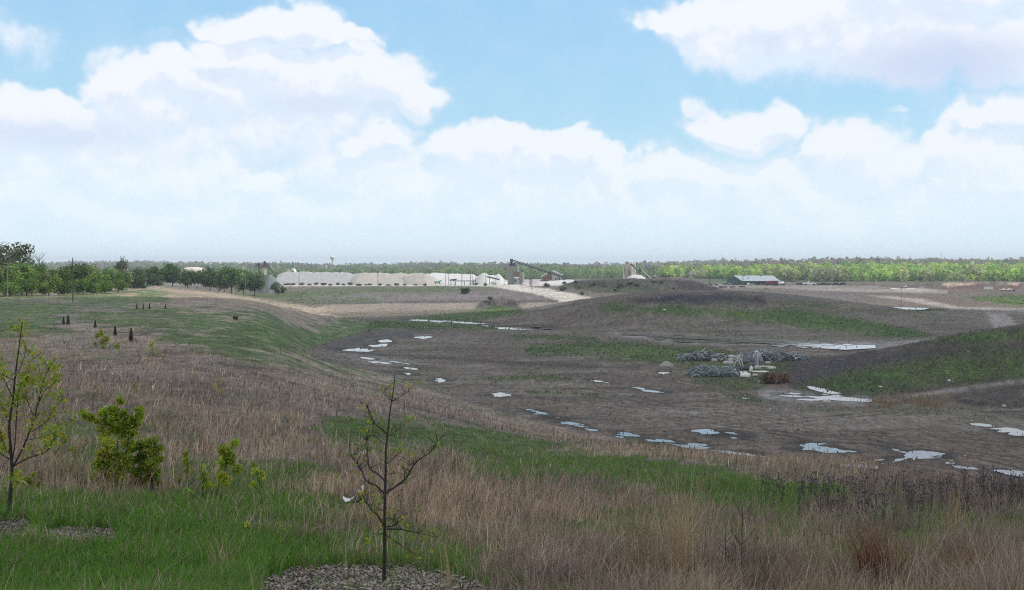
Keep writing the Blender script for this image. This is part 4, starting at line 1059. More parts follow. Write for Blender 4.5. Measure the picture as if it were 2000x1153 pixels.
# plant tower with the long inclined conveyor
f = Frame(1001, 950)
t = thing('plant_tower', 'tall stained grey plant tower at the head of the long inclined conveyor', 'industrial tower', f.loc)
mb = MB(); mb.box(f.X(991.5), f.X(1010), -4, 4, -.8, f.Z(520)); mb.box(f.X(991), f.X(1010.4), -4.2, 4.2, f.Z(532), f.Z(530.6)); mb.build('wall', M_TOWER, t)
mb = MB(); mb.box(f.X(1004.6), f.X(1012.4), -5.5, -4.02, f.Z(541), f.Z(532)); mb.build('side_bin', M_RUST, t)
mb = MB(); mb.box(f.X(1004), f.X(1014.5), -7.5, -3.9, f.Z(543.6), f.Z(541)); mb.build('lean_to_roof', M_WHITE, t)
mb = MB(); mb.box(f.X(1005), f.X(1013.6), -6.5, -4.05, -.8, f.Z(544)); mb.build('control_room', M_GALV, t)
mb = MB(); mb.box(f.X(1006), f.X(1008.5), -6.6, -6.48, f.Z(551), f.Z(546)); mb.build('window', M_GLASS, t)
mb = MB()
mb.box(f.X(995), f.X(998), -3, 3, f.Z(520), f.Z(516)); mb.box(f.X(1004.5), f.X(1007), -3, 3, f.Z(520), f.Z(512)); mb.box(f.X(997.6), f.X(1000.6), -1.5, 1.5, f.Z(520), f.Z(507.5))
mb.box(f.X(1000), f.X(1005), -2, 2, f.Z(519.6), f.Z(514.5)); mb.tube([f.P(992, 518), f.P(999, 512)], .3, 4); mb.build('headworks', M_STEEL, t)
mb = MB()
for p in (992, 1010): mb.tube([(f.X(p), -4.2, f.Z(520)), (f.X(p), -4.2, f.Z(516.5))], .1, 4)
mb.tube([(f.X(991), -4.2, f.Z(516.5)), (f.X(1011), -4.2, f.Z(516.5))], .1, 4); mb.build('railing', M_STEEL, t)
mb = MB(); mb.box(f.X(1011.2), f.X(1012.6), -3.9, -3.3, 0, f.Z(521)); mb.build('downpipe', M_WHITE, t)

f = Frame(1060, 948)
t = thing('inclined_conveyor', 'long dark inclined conveyor running down right from the plant tower', 'conveyor', f.loc)
a, b = Vector(f.P(998, 508)), Vector(f.P(1126, 549.5))
mb = MB()
for dz in (-.75, .55):
    for dy in (-.9, .9): mb.tube([a + Vector((0, dy, dz)), b + Vector((0, dy, dz))], .34, 4)
N_ = 40
for i in range(N_):
    p, q = a.lerp(b, i / N_), a.lerp(b, (i + 1) / N_); s = 1 if i % 2 else -1
    for dy in (-.9, .9): mb.tube([p + Vector((0, dy, -.75 * s)), q + Vector((0, dy, .6 * s))], .2, 3)
mb.build('truss', M_STEEL, t)
mb = MB(); d = (b - a).normalized(); mb.prism([(a.x, a.z + .3), (b.x, b.z + .3), (b.x, b.z + .8), (a.x, a.z + .8)], -.85, .85); mb.build('belt', M_STEEL, t)
for p, q in ((1036, 521), (1090, 539)):
    for dy in (-1.2, 1.2):
        mb = MB(); mb.tube([(f.X(p) - .5, dy * 1.5, -.6), (f.X(p), dy, f.Z(q))], .32, 5); mb.build('leg', M_STEEL, t)
mb = MB(); mb.box(a.x - .8, a.x + 1.6, -1.3, 1.3, a.z - 2.6, a.z + .9); mb.build('head_chute', M_STEEL, t)

f = Frame(1018.5, 945)
t = thing('small_silo', 'small grey bin with dark top beside the plant tower', 'silo', f.loc)
mb = MB(); mb.lathe([(1.9, -.6), (1.9, f.Z(534)), (1.5, f.Z(532))], 14); mb.build('tank', M_TOWER, t)
mb = MB(); mb.box(-1.2, 1.5, -1, 1, f.Z(532), f.Z(530.8)); mb.box(.2, 1.2, -.6, .6, f.Z(531), f.Z(526.5)); mb.build('top_works', M_STEEL, t)
mb = MB(); mb.box(1.75, 2.1, -2.2, -1.8, -.5, f.Z(533)); mb.build('ladder', M_WHITE, t)

f = Frame(1080, 965)
t = thing('screening_shed', 'screening shed with white sloping roof and rusty hopper under the conveyor', 'industrial shed', f.loc)
mb = MB(); mb.prism([(f.X(1076.5), f.Z(529.5)), (f.X(1083), f.Z(528.4)), (f.X(1099), f.Z(537)), (f.X(1098.5), f.Z(538.6))], -6, 6); mb.build('roof', M_WHITE, t)
mb = MB(); mb.prism([(f.X(1078), -.5), (f.X(1097), -.5), (f.X(1097), f.Z(539)), (f.X(1084), f.Z(533)), (f.X(1078), f.Z(533))], -4, 4); mb.build('wall', mat('cream_wall', (.50, .46, .42), .85), t)
mb = MB(); mb.box(f.X(1083.5), f.X(1086), -4.1, -3.9, 0, f.Z(543)); mb.box(f.X(1091), f.X(1094), -4.1, -3.9, 1.4, f.Z(543)); mb.build('doorway', M_STEEL, t)
mb = MB(); mb.prism([(f.X(1052), f.Z(551)), (f.X(1073), f.Z(551)), (f.X(1072), f.Z(536)), (f.X(1066), f.Z(540))], -5, 3); mb.build('rusty_hopper', M_RUST, t)
mb = MB(); mb.prism([(f.X(1056.5), f.Z(539.8)), (f.X(1070), f.Z(531.8)), (f.X(1070.4), f.Z(533.4)), (f.X(1057), f.Z(541.4))], -5, 5); mb.build('hopper_roof', M_CONC, t)
for p in (1071.5, 1075):
    mb = MB(); mb.box(f.X(p) - .5, f.X(p) + .5, -4.6, -3.8, -.5, f.Z(531)); mb.build('leg', M_STEEL, t)
mb = MB(); mb.tube([f.P(1100, 548), f.P(1103, 534)], .5, 5); mb.tube([f.P(1103, 534), f.P(1107, 541)], .3, 5); mb.build('chute', M_STEEL, t)

# pale silo cluster behind the dirt hill
f = Frame(1232, 1000)
t = thing('silo_cluster', 'cluster of tall pale tapering silos behind the dirt hill', 'silo', f.loc)
for k, (p0, p1, top) in enumerate(((1219.5, 1224, 515.5), (1223.5, 1229, 514.5), (1229.5, 1237, 515), (1237, 1242.5, 515))):
    mb = MB(); c = f.X((p0 + p1) / 2); r = (p1 - p0) / 2 * f.u
    mb.lathe([(r * (1.5 if k == 0 else 1.08), -.5), (r * 1.05, f.Z(528)), (r, f.Z(top)), (r * .6, f.Z(top - .8))], 14, (c + (-1.2 if k == 0 else 0), k % 2 * 2.0, 0)); mb.build('tank', M_CONC, t)
mb = MB(); mb.box(f.X(1219), f.X(1220.3), -2.5, -1.5, f.Z(533), f.Z(521)); mb.box(f.X(1228.6), f.X(1229.8), -2.5, -1.5, f.Z(545), f.Z(526)); mb.build('pipework', M_RUST, t)
mb = MB(); mb.box(f.X(1221), f.X(1228), -1, 1, f.Z(514.4), f.Z(511.5)); mb.tube([f.P(1224, 512), f.P(1224, 509)], .15, 4); mb.build('top_house', M_GALV, t)
f = Frame(1250, 960)
t = thing('inclined_conveyor', 'grey-green upper conveyor leaning on the pale silo cluster', 'conveyor', f.loc)
mb = MB(); mb.tube([f.P(1232.5, 515.5), f.P(1252, 534)], .75, 4); mb.build('truss', mat('dark_green_paint', (.07, .105, .095), .7), t)
mb = MB(); mb.lathe([(1.0, 0), (1.0, 1.6)], 10, (f.X(1232.8), 0, f.Z(518.5))); mb.build('head_pulley', M_STEEL, t)
mb = MB(); mb.tube([(f.X(1250), .5, -1), f.P(1250, 532)], .3, 5); mb.build('leg', M_STEEL, t)
f = Frame(1258, 930)
t = thing('inclined_conveyor', 'pale green lower conveyor reaching down to the crest of the dirt hill', 'conveyor', f.loc)
mb = MB(); mb.tube([f.P(1249, 524.5), f.P(1272, 545)], .7, 4); mb.build('truss', mat('pale_green_paint', (.20, .31, .27), .6), t)
mb = MB(); mb.prism([(f.X(1247), f.Z(530)), (f.X(1252.5), f.Z(531)), (f.X(1252), f.Z(526)), (f.X(1249), f.Z(523))], -1, 1); mb.build('head_chute', M_STEEL, t)
mb = MB(); mb.tube([(f.X(1262), .4, -1), f.P(1262, 537)], .3, 5); mb.build('leg', M_STEEL, t)

# scrap machines on the crest of the dirt hill
def scrap(label, px, w, h, mtl, seed, mtl2=None):
    r = np.random.RandomState(seed); f = Frame(px, 752); t = thing('scrap_machine', label, 'scrap', f.loc, 'scrap machines on the dirt hill'); u = f.u
    mb = MB(); mb.prism([(-w*u/2, -.3), (w*u/2, -.3), (w*u*.42, h*u*.45), (w*u*.1, h*u*.6), (-w*u*.35, h*u*.5)], -1.2, 1.2); mb.build('body', mtl, t)
    mb = MB(); mb.tube([(-w*u*.3, -1, h*u*.3), (w*u*.15, 0, h*u*1.0), (w*u*.5, .3, h*u*.4)], .18, 5); mb.tube([(w*u*.1, -1, 0), (w*u*.25, -1, h*u*.8)], .2, 5); mb.build('boom', mtl2 or M_STEEL, t)
    mb = MB(); mb.tube([(-w*u*.3, -1.4, .3), (-w*u*.3, 1.4, .3)], .5, 10); mb.build('wheel', M_TYRE, t)
scrap('violet grey scrap machine nearest the green conveyor', 1279, 9, 6, mat('violet_scrap', (.17, .14, .17), .8), 1, M_WHITE)
scrap('dark upright scrap machine with tall stack on the dirt hill', 1296, 12, 9, M_STEEL, 2)
scrap('greenish brown scrap machine in the middle of the dirt hill crest', 1305, 9, 9.5, mat('olive_scrap', (.10, .10, .07), .8), 3)
scrap('pale pinkish scrap machine right on the dirt hill crest', 1311, 8, 7, mat('pale_scrap', (.36, .31, .29), .8), 4)
f = Frame(1300, 751); t = thing('exhaust_stack', 'thin dark stack standing up from the scrap on the dirt hill', 'pipe', f.loc)
mb = MB(); mb.tube([(0, 0, -.3), (0, 0, f.Z(530))], .16, 6); mb.build('pipe', M_STEEL, t); mb = MB(); mb.box(-.3, .3, -.3, .3, f.Z(536), f.Z(534)); mb.build('collar', M_RUST, t)

# far landmarks
f = Frame(649, 2600)
t = thing('water_tower', 'white water tower with ball tank on a slim stem above the ridge', 'water tower', f.loc)
mb = MB(); mb.lathe([(1.6, -1), (1.3, f.Z(511)), (1.6, f.Z(508))], 14); mb.build('stem', M_GALV, t)
mb = MB(); mb.lathe([(1.6, f.Z(508.4)), (5.0, f.Z(505.5)), (6.0, f.Z(503.2)), (5.2, f.Z(501)), (2.8, f.Z(499.8)), (.2, f.Z(499.5))], 20); mb.build('tank', M_WHITE, t, smooth=True)
f = Frame(378, 1000)
t = thing('storage_dome', 'low cream storage dome showing above the round trees', 'dome', f.loc)
mb = MB(); R_ = 24.5 * f.u; h1 = f.Z(527.5); h2 = f.Z(522)
mb.lathe([(R_, -.5), (R_, h1)] + [(R_ * math.cos(a), h1 + (h2 - h1) * math.sin(a)) for a in np.linspace(.15, 1.55, 8)], 28); mb.build('shell', mat('cream_shell', (.60, .53, .43), .8, .06), t, smooth=True)
f = Frame(571, 1280)
t = thing('hangar', 'white round-topped shelter with orange-brown front behind the grey stockpile', 'shelter', f.loc)
R_ = 6.3 * f.u; h = f.Z(525)
arc = [(R_ * math.cos(a), h * math.sin(a)) for a in np.linspace(0, math.pi, 13)]
mb = MB(); mb.prism([(-R_, -8)] [:0] + arc, 0, 12); mb.build('shell', M_WHITE, t)
mb = MB(); mb.prism([(x * .62 , z * .86) for x, z in arc], -.12, 0); mb.build('front', mat('orange_brown', (.36, .13, .06), .8), t)
f2 = Frame(562, 1278); t = thing('lean_shed', 'small cream shed left of the round-topped shelter', 'shed', f2.loc)
mb = MB(); mb.prism([(f2.X(559), 0), (f2.X(565), 0), (f2.X(565), f2.Z(528.5)), (f2.X(562), f2.Z(527.7)), (f2.X(559), f2.Z(529))], -2, 2); mb.build('wall', mat('cream_wall2', (.6, .54, .48), .8), t)
mb = MB(); mb.prism([(f2.X(558.6), f2.Z(529.1)), (f2.X(562), f2.Z(527.4)), (f2.X(565.4), f2.Z(528.3)), (f2.X(562), f2.Z(527.0))], -2.3, 2.3); mb.build('roof', M_WHITE, t)
def far_house(px, Y, w, top, label, wc=(.45, .43, .42), rc=(.30, .29, .32)):
    f = Frame(px, Y); t = thing('house', label, 'house', f.loc, 'small houses among the far trees'); u = f.u; h = f.Z(top)
    mb = MB(); mb.box(-w*u/2, w*u/2, -4, 4, -1, h * .72); mb.build('wall', mat('house_wall_%d' % px, wc, .8), t)
    mb = MB(); mb.prism([(-w*u*.54, h*.70), (w*u*.54, h*.70), (w*u*.40, h), (-w*u*.40, h)], -4.6, 4.6); mb.build('roof', mat('house_roof_%d' % px, rc, .8), t)
    mb = MB(); mb.box(-w*u*.2, w*u*.12, -4.06, -3.9, h*.3, h*.55); mb.build('window', M_GLASS, t)
far_house(632, 1760, 12, 518, 'long pale roofed building on the far hillside below the water tower', (.42, .38, .38), (.46, .40, .40))
far_house(1262, 1500, 13, 517.5, 'grey roofed house among trees right of the pale silo cluster', (.30,.30,.34), (.40,.42,.46))
far_house(1344, 1330, 9, 527, 'bluish house in the trees above the dark end of the dirt hill', (.28, .30, .36), (.36, .38, .44))
far_house(1354, 1250, 12, 531, 'low cream roofed house below the bluish one in the spring trees', (.5, .46, .42), (.55, .5, .48))
far_house(1600, 1290, 11, 528, 'grey roofed house low in the woods behind the white pickup', (.35, .35, .38), (.36, .37, .42))
far_house(1700, 1440, 14, 521, 'lilac roofed house in the woods, left of two on the right ridge', (.42, .42, .46), (.38, .38, .46))
far_house(1736, 1460, 15, 520, 'lilac roofed house in the woods, right of two on the right ridge', (.45, .45, .5), (.40, .40, .47))
f = Frame(410, 1600); t = thing('mast', 'thin white mast rising behind the storage dome', 'mast', f.loc)
mb = MB(); mb.tube([(0, 0, -1), (0, 0, f.Z(509))], .55, 6); mb.build('shaft', M_WHITE, t); mb = MB(); mb.lathe([(.9, f.Z(509.4)), (.9, f.Z(508.6))], 8); mb.build('cap', M_WHITE, t)

# poles
def pole(label, px, top, Y, rad=.16, arm=0, pale=False, arm_y=None, group='utility poles about the quarry', lean=0):
    f = Frame(px, Y); t = thing('utility_pole', label, 'pole', f.loc, group); h = f.Z(top)
    mb = MB(); mb.tube([(0, 0, -.5), (lean * h, 0, h)], [rad, rad * .7], 7); mb.build('pole', M_PALEPOLE if pale else M_POLE, t)
    if arm:
        z = h - .7 if arm_y is None else f.Z(arm_y)
        mb = MB(); mb.box(-arm, arm, -.08, .08, z - .1, z + .1); mb.build('crossarm', M_POLE, t)
        for k in (-.9, -.35, .35, .9):
            mb = MB(); mb.lathe([(.07, z + .1), (.09, z + .2), (.05, z + .32)], 6, (arm * k, 0, 0)); mb.build('insulator', M_GALV, t)
    return t
pole('tall weathered pole standing alone before the left grove', 142, 504, 262, .15, 0)
pole('pale pole with crossarm at the left edge by the grove', 15, 521, 255, .14, .9, True, 524)
pole('dark pole at the right end of the left grove', 247, 522, 470, .16, .9)
pole('thin pole standing among the round trees at their right end', 480, 527, 590, .14, 0, True)
pole('dark pole in front of the long grey stockpile', 584, 527, 890, .24, 0)
pole('tall dark pole before the tan stockpile', 738, 518, 890, .24, 0)
pole('thin pole before the cream stone pile, left of a close pair', 870, 536, 920, .2, 0)
pole('thin pole before the cream stone pile, right of a close pair', 876, 533, 925, .2, 0)
pole('tall pole with crossarm in front of the broad white pile', 902, 520, 905, .3, .9)
pole('dark pole left of the first white cone', 918.5, 527, 910, .32, 0)
pole('grey pole between the two right white piles', 949, 528, 930, .26, 0)
pole('faint thin pole behind the broad white pile', 938, 526, 1010, .22, 0)
t = pole('thin mast with red drums left of the plant tower', 986, 511, 935, .2, 0)
mb = MB(); f = Frame(986, 935); mb.lathe([(.9, f.Z(526.5)), (.9, f.Z(523.8))], 10, (-.8, 0, 0)); mb.build('drum', mat('red_drum', (.22, .05, .05), .6), t)
mb = MB(); mb.lathe([(.7, f.Z(526)), (.7, f.Z(524))], 10, (1.0, 0, 0)); mb.build('drum', M_STEEL, t)
pole('tall thick pole under the long conveyor, farther of a pair', 1035.6, 523, 900, .42, 0)
pole('tall thick pole at the roadside, nearer of a pair before the long conveyor', 1038.8, 528, 770, .34, 0)
pole('thin pole behind the lower end of the long conveyor', 1145.5, 521, 1000, .24, 0)
pole('faint pole in front of the woods right of the long conveyor', 1185.5, 519, 1050, .2, 0)
pole('dark pole with top fitting at the dark end of the dirt hill', 1385.5, 526, 800, .28, .6, False, 529)
pole('dark pole in front of the left end of the barn roof', 1451, 531, 855, .3, 0)
pole('short dark pole behind the scrap on the dirt hill', 1323, 532, 850, .28, 0)
pole('slim pole with small sign box standing by the long white pool', 1760, 563, 420, .1, 0)
f = Frame(958, 1040)

# green barn
f = Frame(1472, 900)
t = thing('barn', 'long green metal barn with pale grey roof in the yard', 'barn', f.loc)
u = f.u; x0, xr, x1 = f.X(1426), f.X(1437), f.X(1519); ze, zr = f.Z(548), f.Z(539)
ya, yb = -5.5, 9.5; ym = 2.0
mb = MB()
sk = f.X(1447) - x0                                  # gable end is turned towards the viewer
V = [(f.X(1424), 9.0, -.5), (f.X(1447), -5.5, -.5), (x1, -4.5, -.5), (f.X(1500), 10, -.5)]
T = [(f.X(1424), 9.0, f.Z(547.4)), (f.X(1447), -5.5, ze), (x1, -4.5, ze), (f.X(1500), 10, f.Z(547.4))]
rA, rB = (f.X(1435.6), 1.8, zr), (f.X(1509), 2.8, zr)
mb.add(V + T + [rA, rB], [(0, 1, 5, 8, 4), (1, 2, 6, 5), (2, 3, 7, 9, 6), (3, 0, 4, 7)]); mb.build('wall', M_GREENW, t)
def slab(mb, a, b, c, d, th):
    n = (Vector(b) - Vector(a)).cross(Vector(d) - Vector(a)).normalized() * th
    if n.z < 0: n = -n
    q = [Vector(p) for p in (a, b, c, d)]; mb.add([p + n * .1 for p in q] + [p + n for p in q], [(3,2,1,0),(4,5,6,7),(0,1,5,4),(1,2,6,5),(2,3,7,6),(3,0,4,7)])
mb = MB()
ex = Vector((0, -.9, -.55))
a_, b_ = Vector(T[1]) + ex + Vector((-.4, 0, 0)), Vector(T[2]) + ex + Vector((.9, 0, 0))
slab(mb, a_, b_, Vector(rB) + Vector((.9, 0, .02)), Vector(rA) + Vector((-.6, 0, .02)), .22)
slab(mb, Vector(rA) + Vector((-.6, .03, .0)), Vector(rB) + Vector((.9, .03, .0)), Vector(T[3]) + Vector((.9, .6, -.3)), Vector(T[0]) + Vector((-.4, .6, -.3)), .2)
mb.build('roof', M_ROOFG, t)
for p0, p1 in ((1464, 1472), (1478, 1491), (1497, 1503)):
    mb = MB(); mb.box(f.X(p0), f.X(p1), -5.62, -5.0, -.3, f.Z(549.6)); mb.build('door', M_GLASS, t)
for p, q in ((1455, 537.6), (1488, 537.2)):
    mb = MB(); mb.lathe([(.55, f.Z(540)), (.55, f.Z(538)), (.85, f.Z(537.8)), (.1, f.Z(536.8))], 10, (f.X(p), 2.2, 0)); mb.build('roof_vent', M_STEEL, t)
mb = MB(); mb.tube([(f.X(1460), -3, f.Z(546)), (f.X(1460), -3, f.Z(540.5))], .22, 6); mb.build('chimney', M_STEEL, t)
mb = MB(); mb.prism([(f.X(1428), f.Z(551.0)), (f.X(1430), f.Z(551)), (f.X(1430), f.Z(549)), (f.X(1428), f.Z(549))], 3.0, 3.2); mb.build('window', M_GLASS, t)

# ------------------------------------------------------------------ vehicles in the yard
CAR = [(-2.2,.35),(2.2,.35),(2.25,.75),(1.2,.92),(.55,1.42),(-1.1,1.45),(-1.75,.98),(-2.25,.9)]
VAN = [(-2.5,.4),(2.5,.4),(2.5,1.0),(1.9,1.15),(1.35,2.05),(-2.45,2.1),(-2.5,1.2)]
PICK = [(-2.6,.45),(2.6,.45),(2.6,1.0),(1.3,1.1),(.8,1.75),(-.4,1.78),(-.55,1.1),(-2.6,1.1)]
def paint(c): return mat('paint_%d_%d_%d' % tuple(int(x * 100) for x in c), c, .35, .06, 1, spec=.6)
def vehicle(kind, label, px, Y, length, c, prof=CAR, rz=0.0, name=None):
    b = on(px, Y); t = thing(name or 'parked_car', label, kind, b, 'vehicles parked in the yard', rz); s = 1.3 * length / (prof[1][0] - prof[0][0]); t.scale = (s, s, s)
    mb = MB(); mb.prism(prof, -.85, .85); mb.build('body', paint(c), t)
    zs = max(z for _, z in prof); mb = MB()
    xs = [x for x, z in prof if z > zs - .1]; xa, xb = min(xs), max(xs)
    mb.prism([(xa - .1, zs * .70), (xb + .3, zs * .70), (xb + .02, zs - .1), (xa + .1, zs - .1)], -.875, .875); mb.build('window', M_GLASS, t)
    for x in (prof[0][0] * .64, prof[1][0] * .66):
        for y in (-.8, .8):
            mb = MB(); mb.tube([(x, y - .1, .34), (x, y + .1, .34)], .34, 12); mb.build('wheel', M_TYRE, t)
    return t
Yv = 885
vehicle('car', 'white car parked beside the long dark trailer left of the barn', 1407, Yv, 3.6, (.7, .7, .72))
vehicle('car', 'dark blue car, fourth vehicle left of the barn', 1419, Yv, 4.2, (.04, .05, .10))
vehicle('car', 'pinkish silver car near the left corner of the barn', 1427, Yv + 4, 3.8, (.42, .34, .38))
vehicle('car', 'black car against the left gable of the barn', 1437, Yv + 2, 4.4, (.02, .02, .025))
vehicle('van', 'dark van at the front left corner of the barn', 1445, Yv, 4.4, (.03, .03, .035), VAN, name='parked_van')
vehicle('car', 'blue silver car before the dark barn doors', 1469, Yv - 6, 3.6, (.36, .38, .48))
vehicle('car', 'black car before the middle barn door', 1477, Yv - 4, 4.4, (.02, .02, .03))
vehicle('car', 'tan machine-like car between the barn and the dark red truck', 1488, Yv - 6, 3.2, (.30, .20, .08))
vehicle('car', 'small silver car right of the white tank trailer', 1545, Yv, 3.4, (.5, .5, .52))
vehicle('car', 'dark maroon car right of the silver one', 1561, Yv, 4.6, (.05, .015, .02))
vehicle('pickup truck', 'white pickup truck, largest white vehicle right of the barn', 1581, Yv - 8, 7.8, (.74, .76, .80), PICK, name='pickup_truck')
vehicle('car', 'dark red car touching the tail of the white pickup', 1595, Yv, 4.4, (.10, .03, .035))
vehicle('van', 'black van standing tall right of the white pickup', 1609, Yv, 4.2, (.02, .018, .02), VAN, name='parked_van')
vehicle('car', 'dark brown car right of the tall black van', 1620, Yv, 4.4, (.05, .025, .02))
vehicle('van', 'dark maroon van in the middle of the dark row', 1633, Yv, 4.0, (.04, .02, .025), VAN, name='parked_van')
vehicle('car', 'black car, longest in the row left of the red loader', 1647, Yv - 4, 5.4, (.02, .02, .02))
vehicle('car', 'dark red car last in the row right of the barn', 1672, Yv - 25, 4.4, (.11, .02, .02))
vehicle('car', 'dull purple car right behind the last dark red one', 1683, Yv - 30, 4.2, (.09, .05, .07))
f = Frame(1398, Yv); t = thing('flatbed_trailer', 'long dark green flatbed trailer left of the barn', 'trailer', f.loc, 'vehicles parked in the yard')
mb = MB(); mb.box(f.X(1386), f.X(1402), -1.2, 1.2, .8, 1.2); mb.box(f.X(1386), f.X(1386.8), -1.2, 1.2, 1.2, 1.9); mb.build('bed', mat('dark_green', (.03, .06, .045), .7), t)
for p in (1389, 1399): mb = MB(); mb.tube([(f.X(p), -1.2, .5), (f.X(p), 1.2, .5)], .5, 10); mb.build('wheel', M_TYRE, t)
f = Frame(1461, Yv - 10); t = thing('propane_tank', 'small round white tank standing before the barn wall', 'tank', f.loc)
mb = MB(); mb.lathe([(.3, 0), (.85, .35), (1.0, .9), (.8, 1.45), (.2, 1.75)], 14); mb.build('vessel', M_WHITE, t, smooth=True); mb = MB(); mb.lathe([(.16, 1.7), (.16, 1.95)], 8); mb.build('valve', M_STEEL, t)
f = Frame(1507, Yv - 8); t = thing('dump_truck', 'large dark red dump truck parked in front of the barn', 'truck', f.loc, 'vehicles parked in the yard')
mb = MB(); mb.prism([(f.X(1501), 1.3), (f.X(1518), 1.3), (f.X(1518.5), f.Z(548.4)), (f.X(1502), f.Z(548.8)), (f.X(1500), 2.6)], -1.3, 1.3); mb.build('dump_bed', M_BRICKRED, t)
mb = MB(); mb.prism([(f.X(1495.5), .8), (f.X(1500), .8), (f.X(1500), f.Z(549.6)), (f.X(1497.4), f.Z(549.8)), (f.X(1496.8), 2.3), (f.X(1495.3), 2.1)], -1.2, 1.2); o = mb.build('cab', M_BRICKRED, t)
mb = MB(); mb.box(f.X(1497.4), f.X(1499.2), -1.24, 1.24, 2.3, f.Z(550.2)); mb.build('window', M_GLASS, o)
for p in (1497.4, 1509, 1513, 1516.6): mb = MB(); mb.tube([(f.X(p), -1.25, .6), (f.X(p), 1.25, .6)], .62, 12); mb.build('wheel', M_TYRE, t)
f = Frame(1526, Yv - 8); t = thing('tank_trailer', 'white tank trailer behind the dark red dump truck', 'trailer', f.loc, 'vehicles parked in the yard')
mb = MB(); mb.tube([f.P(1518.5, 553.4), f.P(1519.5, 553.2), f.P(1530, 553.2), f.P(1531, 553.4)], [.5, 1.15, 1.15, .5], 14); mb.build('vessel', M_WHITE, t, smooth=True)
mb = MB(); mb.box(f.X(1519), f.X(1534), -1.1, 1.1, .6, .85); mb.build('chassis', M_STEEL, t)
for p in (1528, 1532): mb = MB(); mb.tube([(f.X(p), -1.15, .5), (f.X(p), 1.15, .5)], .5, 10); mb.build('wheel', M_TYRE, t)
f = Frame(1764, 775); t = thing('box_truck', 'small white box truck on the white gravel heap at the yard edge', 'truck', f.loc)
mb = MB(); mb.box(-1.4, 1.4, -1, 1, .9, f.Z(561)); mb.build('box', M_WHITE, t); mb = MB(); mb.prism([(1.45, .7), (2.5, .7), (2.5, 1.3), (2.0, 2.0), (1.45, 2.0)], -.95, .95); mb.build('cab', M_WHITE, t)
for x in (-.9, 1.9): mb = MB(); mb.tube([(x, -1, .45), (x, 1, .45)], .45, 10); mb.build('wheel', M_TYRE, t)
f = Frame(1930, 742); t = thing('site_trailer', 'white site trailer at the foot of the red-brown bank', 'trailer', f.loc)
mb = MB(); mb.box(f.X(1923), f.X(1938), -1.4, 1.4, .5, 2.2); mb.build('body', M_WHITE, t); mb = MB(); mb.box(f.X(1922.6), f.X(1938.4), -1.5, 1.5, 2.2, 2.35); mb.build('roof', M_GALV, t)
for x in (1927, 1929): mb = MB(); mb.tube([(f.X(x), -1.3, .4), (f.X(x), 1.3, .4)], .4, 10); mb.build('wheel', M_TYRE, t)
f = Frame(1966, 720); t = thing('white_loader', 'white machine with raised arms at the far right under the red-brown bank', 'machine', f.loc)
mb = MB(); mb.prism([(f.X(1958), .9), (f.X(1976), .9), (f.X(1972), 2.1), (f.X(1966), 1.6), (f.X(1960), 2.4)], -1.1, 1.1); mb.build('body', M_WHITE, t)
mb = MB(); mb.tube([f.P(1951, 565, -1), f.P(1959, 568, -1)], .3, 5); mb.build('arm', M_WHITE, t)
mb = MB(); mb.tube([f.P(1974, 568, 1), f.P(1979, 564.5, 1)], .3, 5); mb.build('arm', M_WHITE, t)
for p in (1957, 1964, 1971, 1980): mb = MB(); mb.tube([(f.X(p), -1.3, .5), (f.X(p), 1.3, .5)], .62, 10); mb.build('wheel', M_TYRE, t)
for k, (p, Y_, w_, lab) in enumerate(((1430, 790, 12, 'dark timber stack in the yard before the barn'), (1412, 788, 18, 'dark low pipe stack left in the yard before the barn'), (1449, 800, 14, 'dark rubble stack close to the pole before the barn'), (1496, 745, 10, 'yellowish crate on the bare ground before the dump truck'))):
    f = Frame(p, Y_); t = thing('material_stack', lab, 'stack', f.loc); u = f.u
    for q in range(3):
        mb = MB(); mb.tube([(-w_*u/2 + q*.4, -.5 + q*.35, .35 + .4*(q == 1)), (w_*u/2 - q*.3, -.4 + q*.35, .35 + .4*(q == 1))], .38, 6); mb.build('log', M_STEEL if k < 3 else mat('yellow_wood', (.30, .27, .12), .8), t)

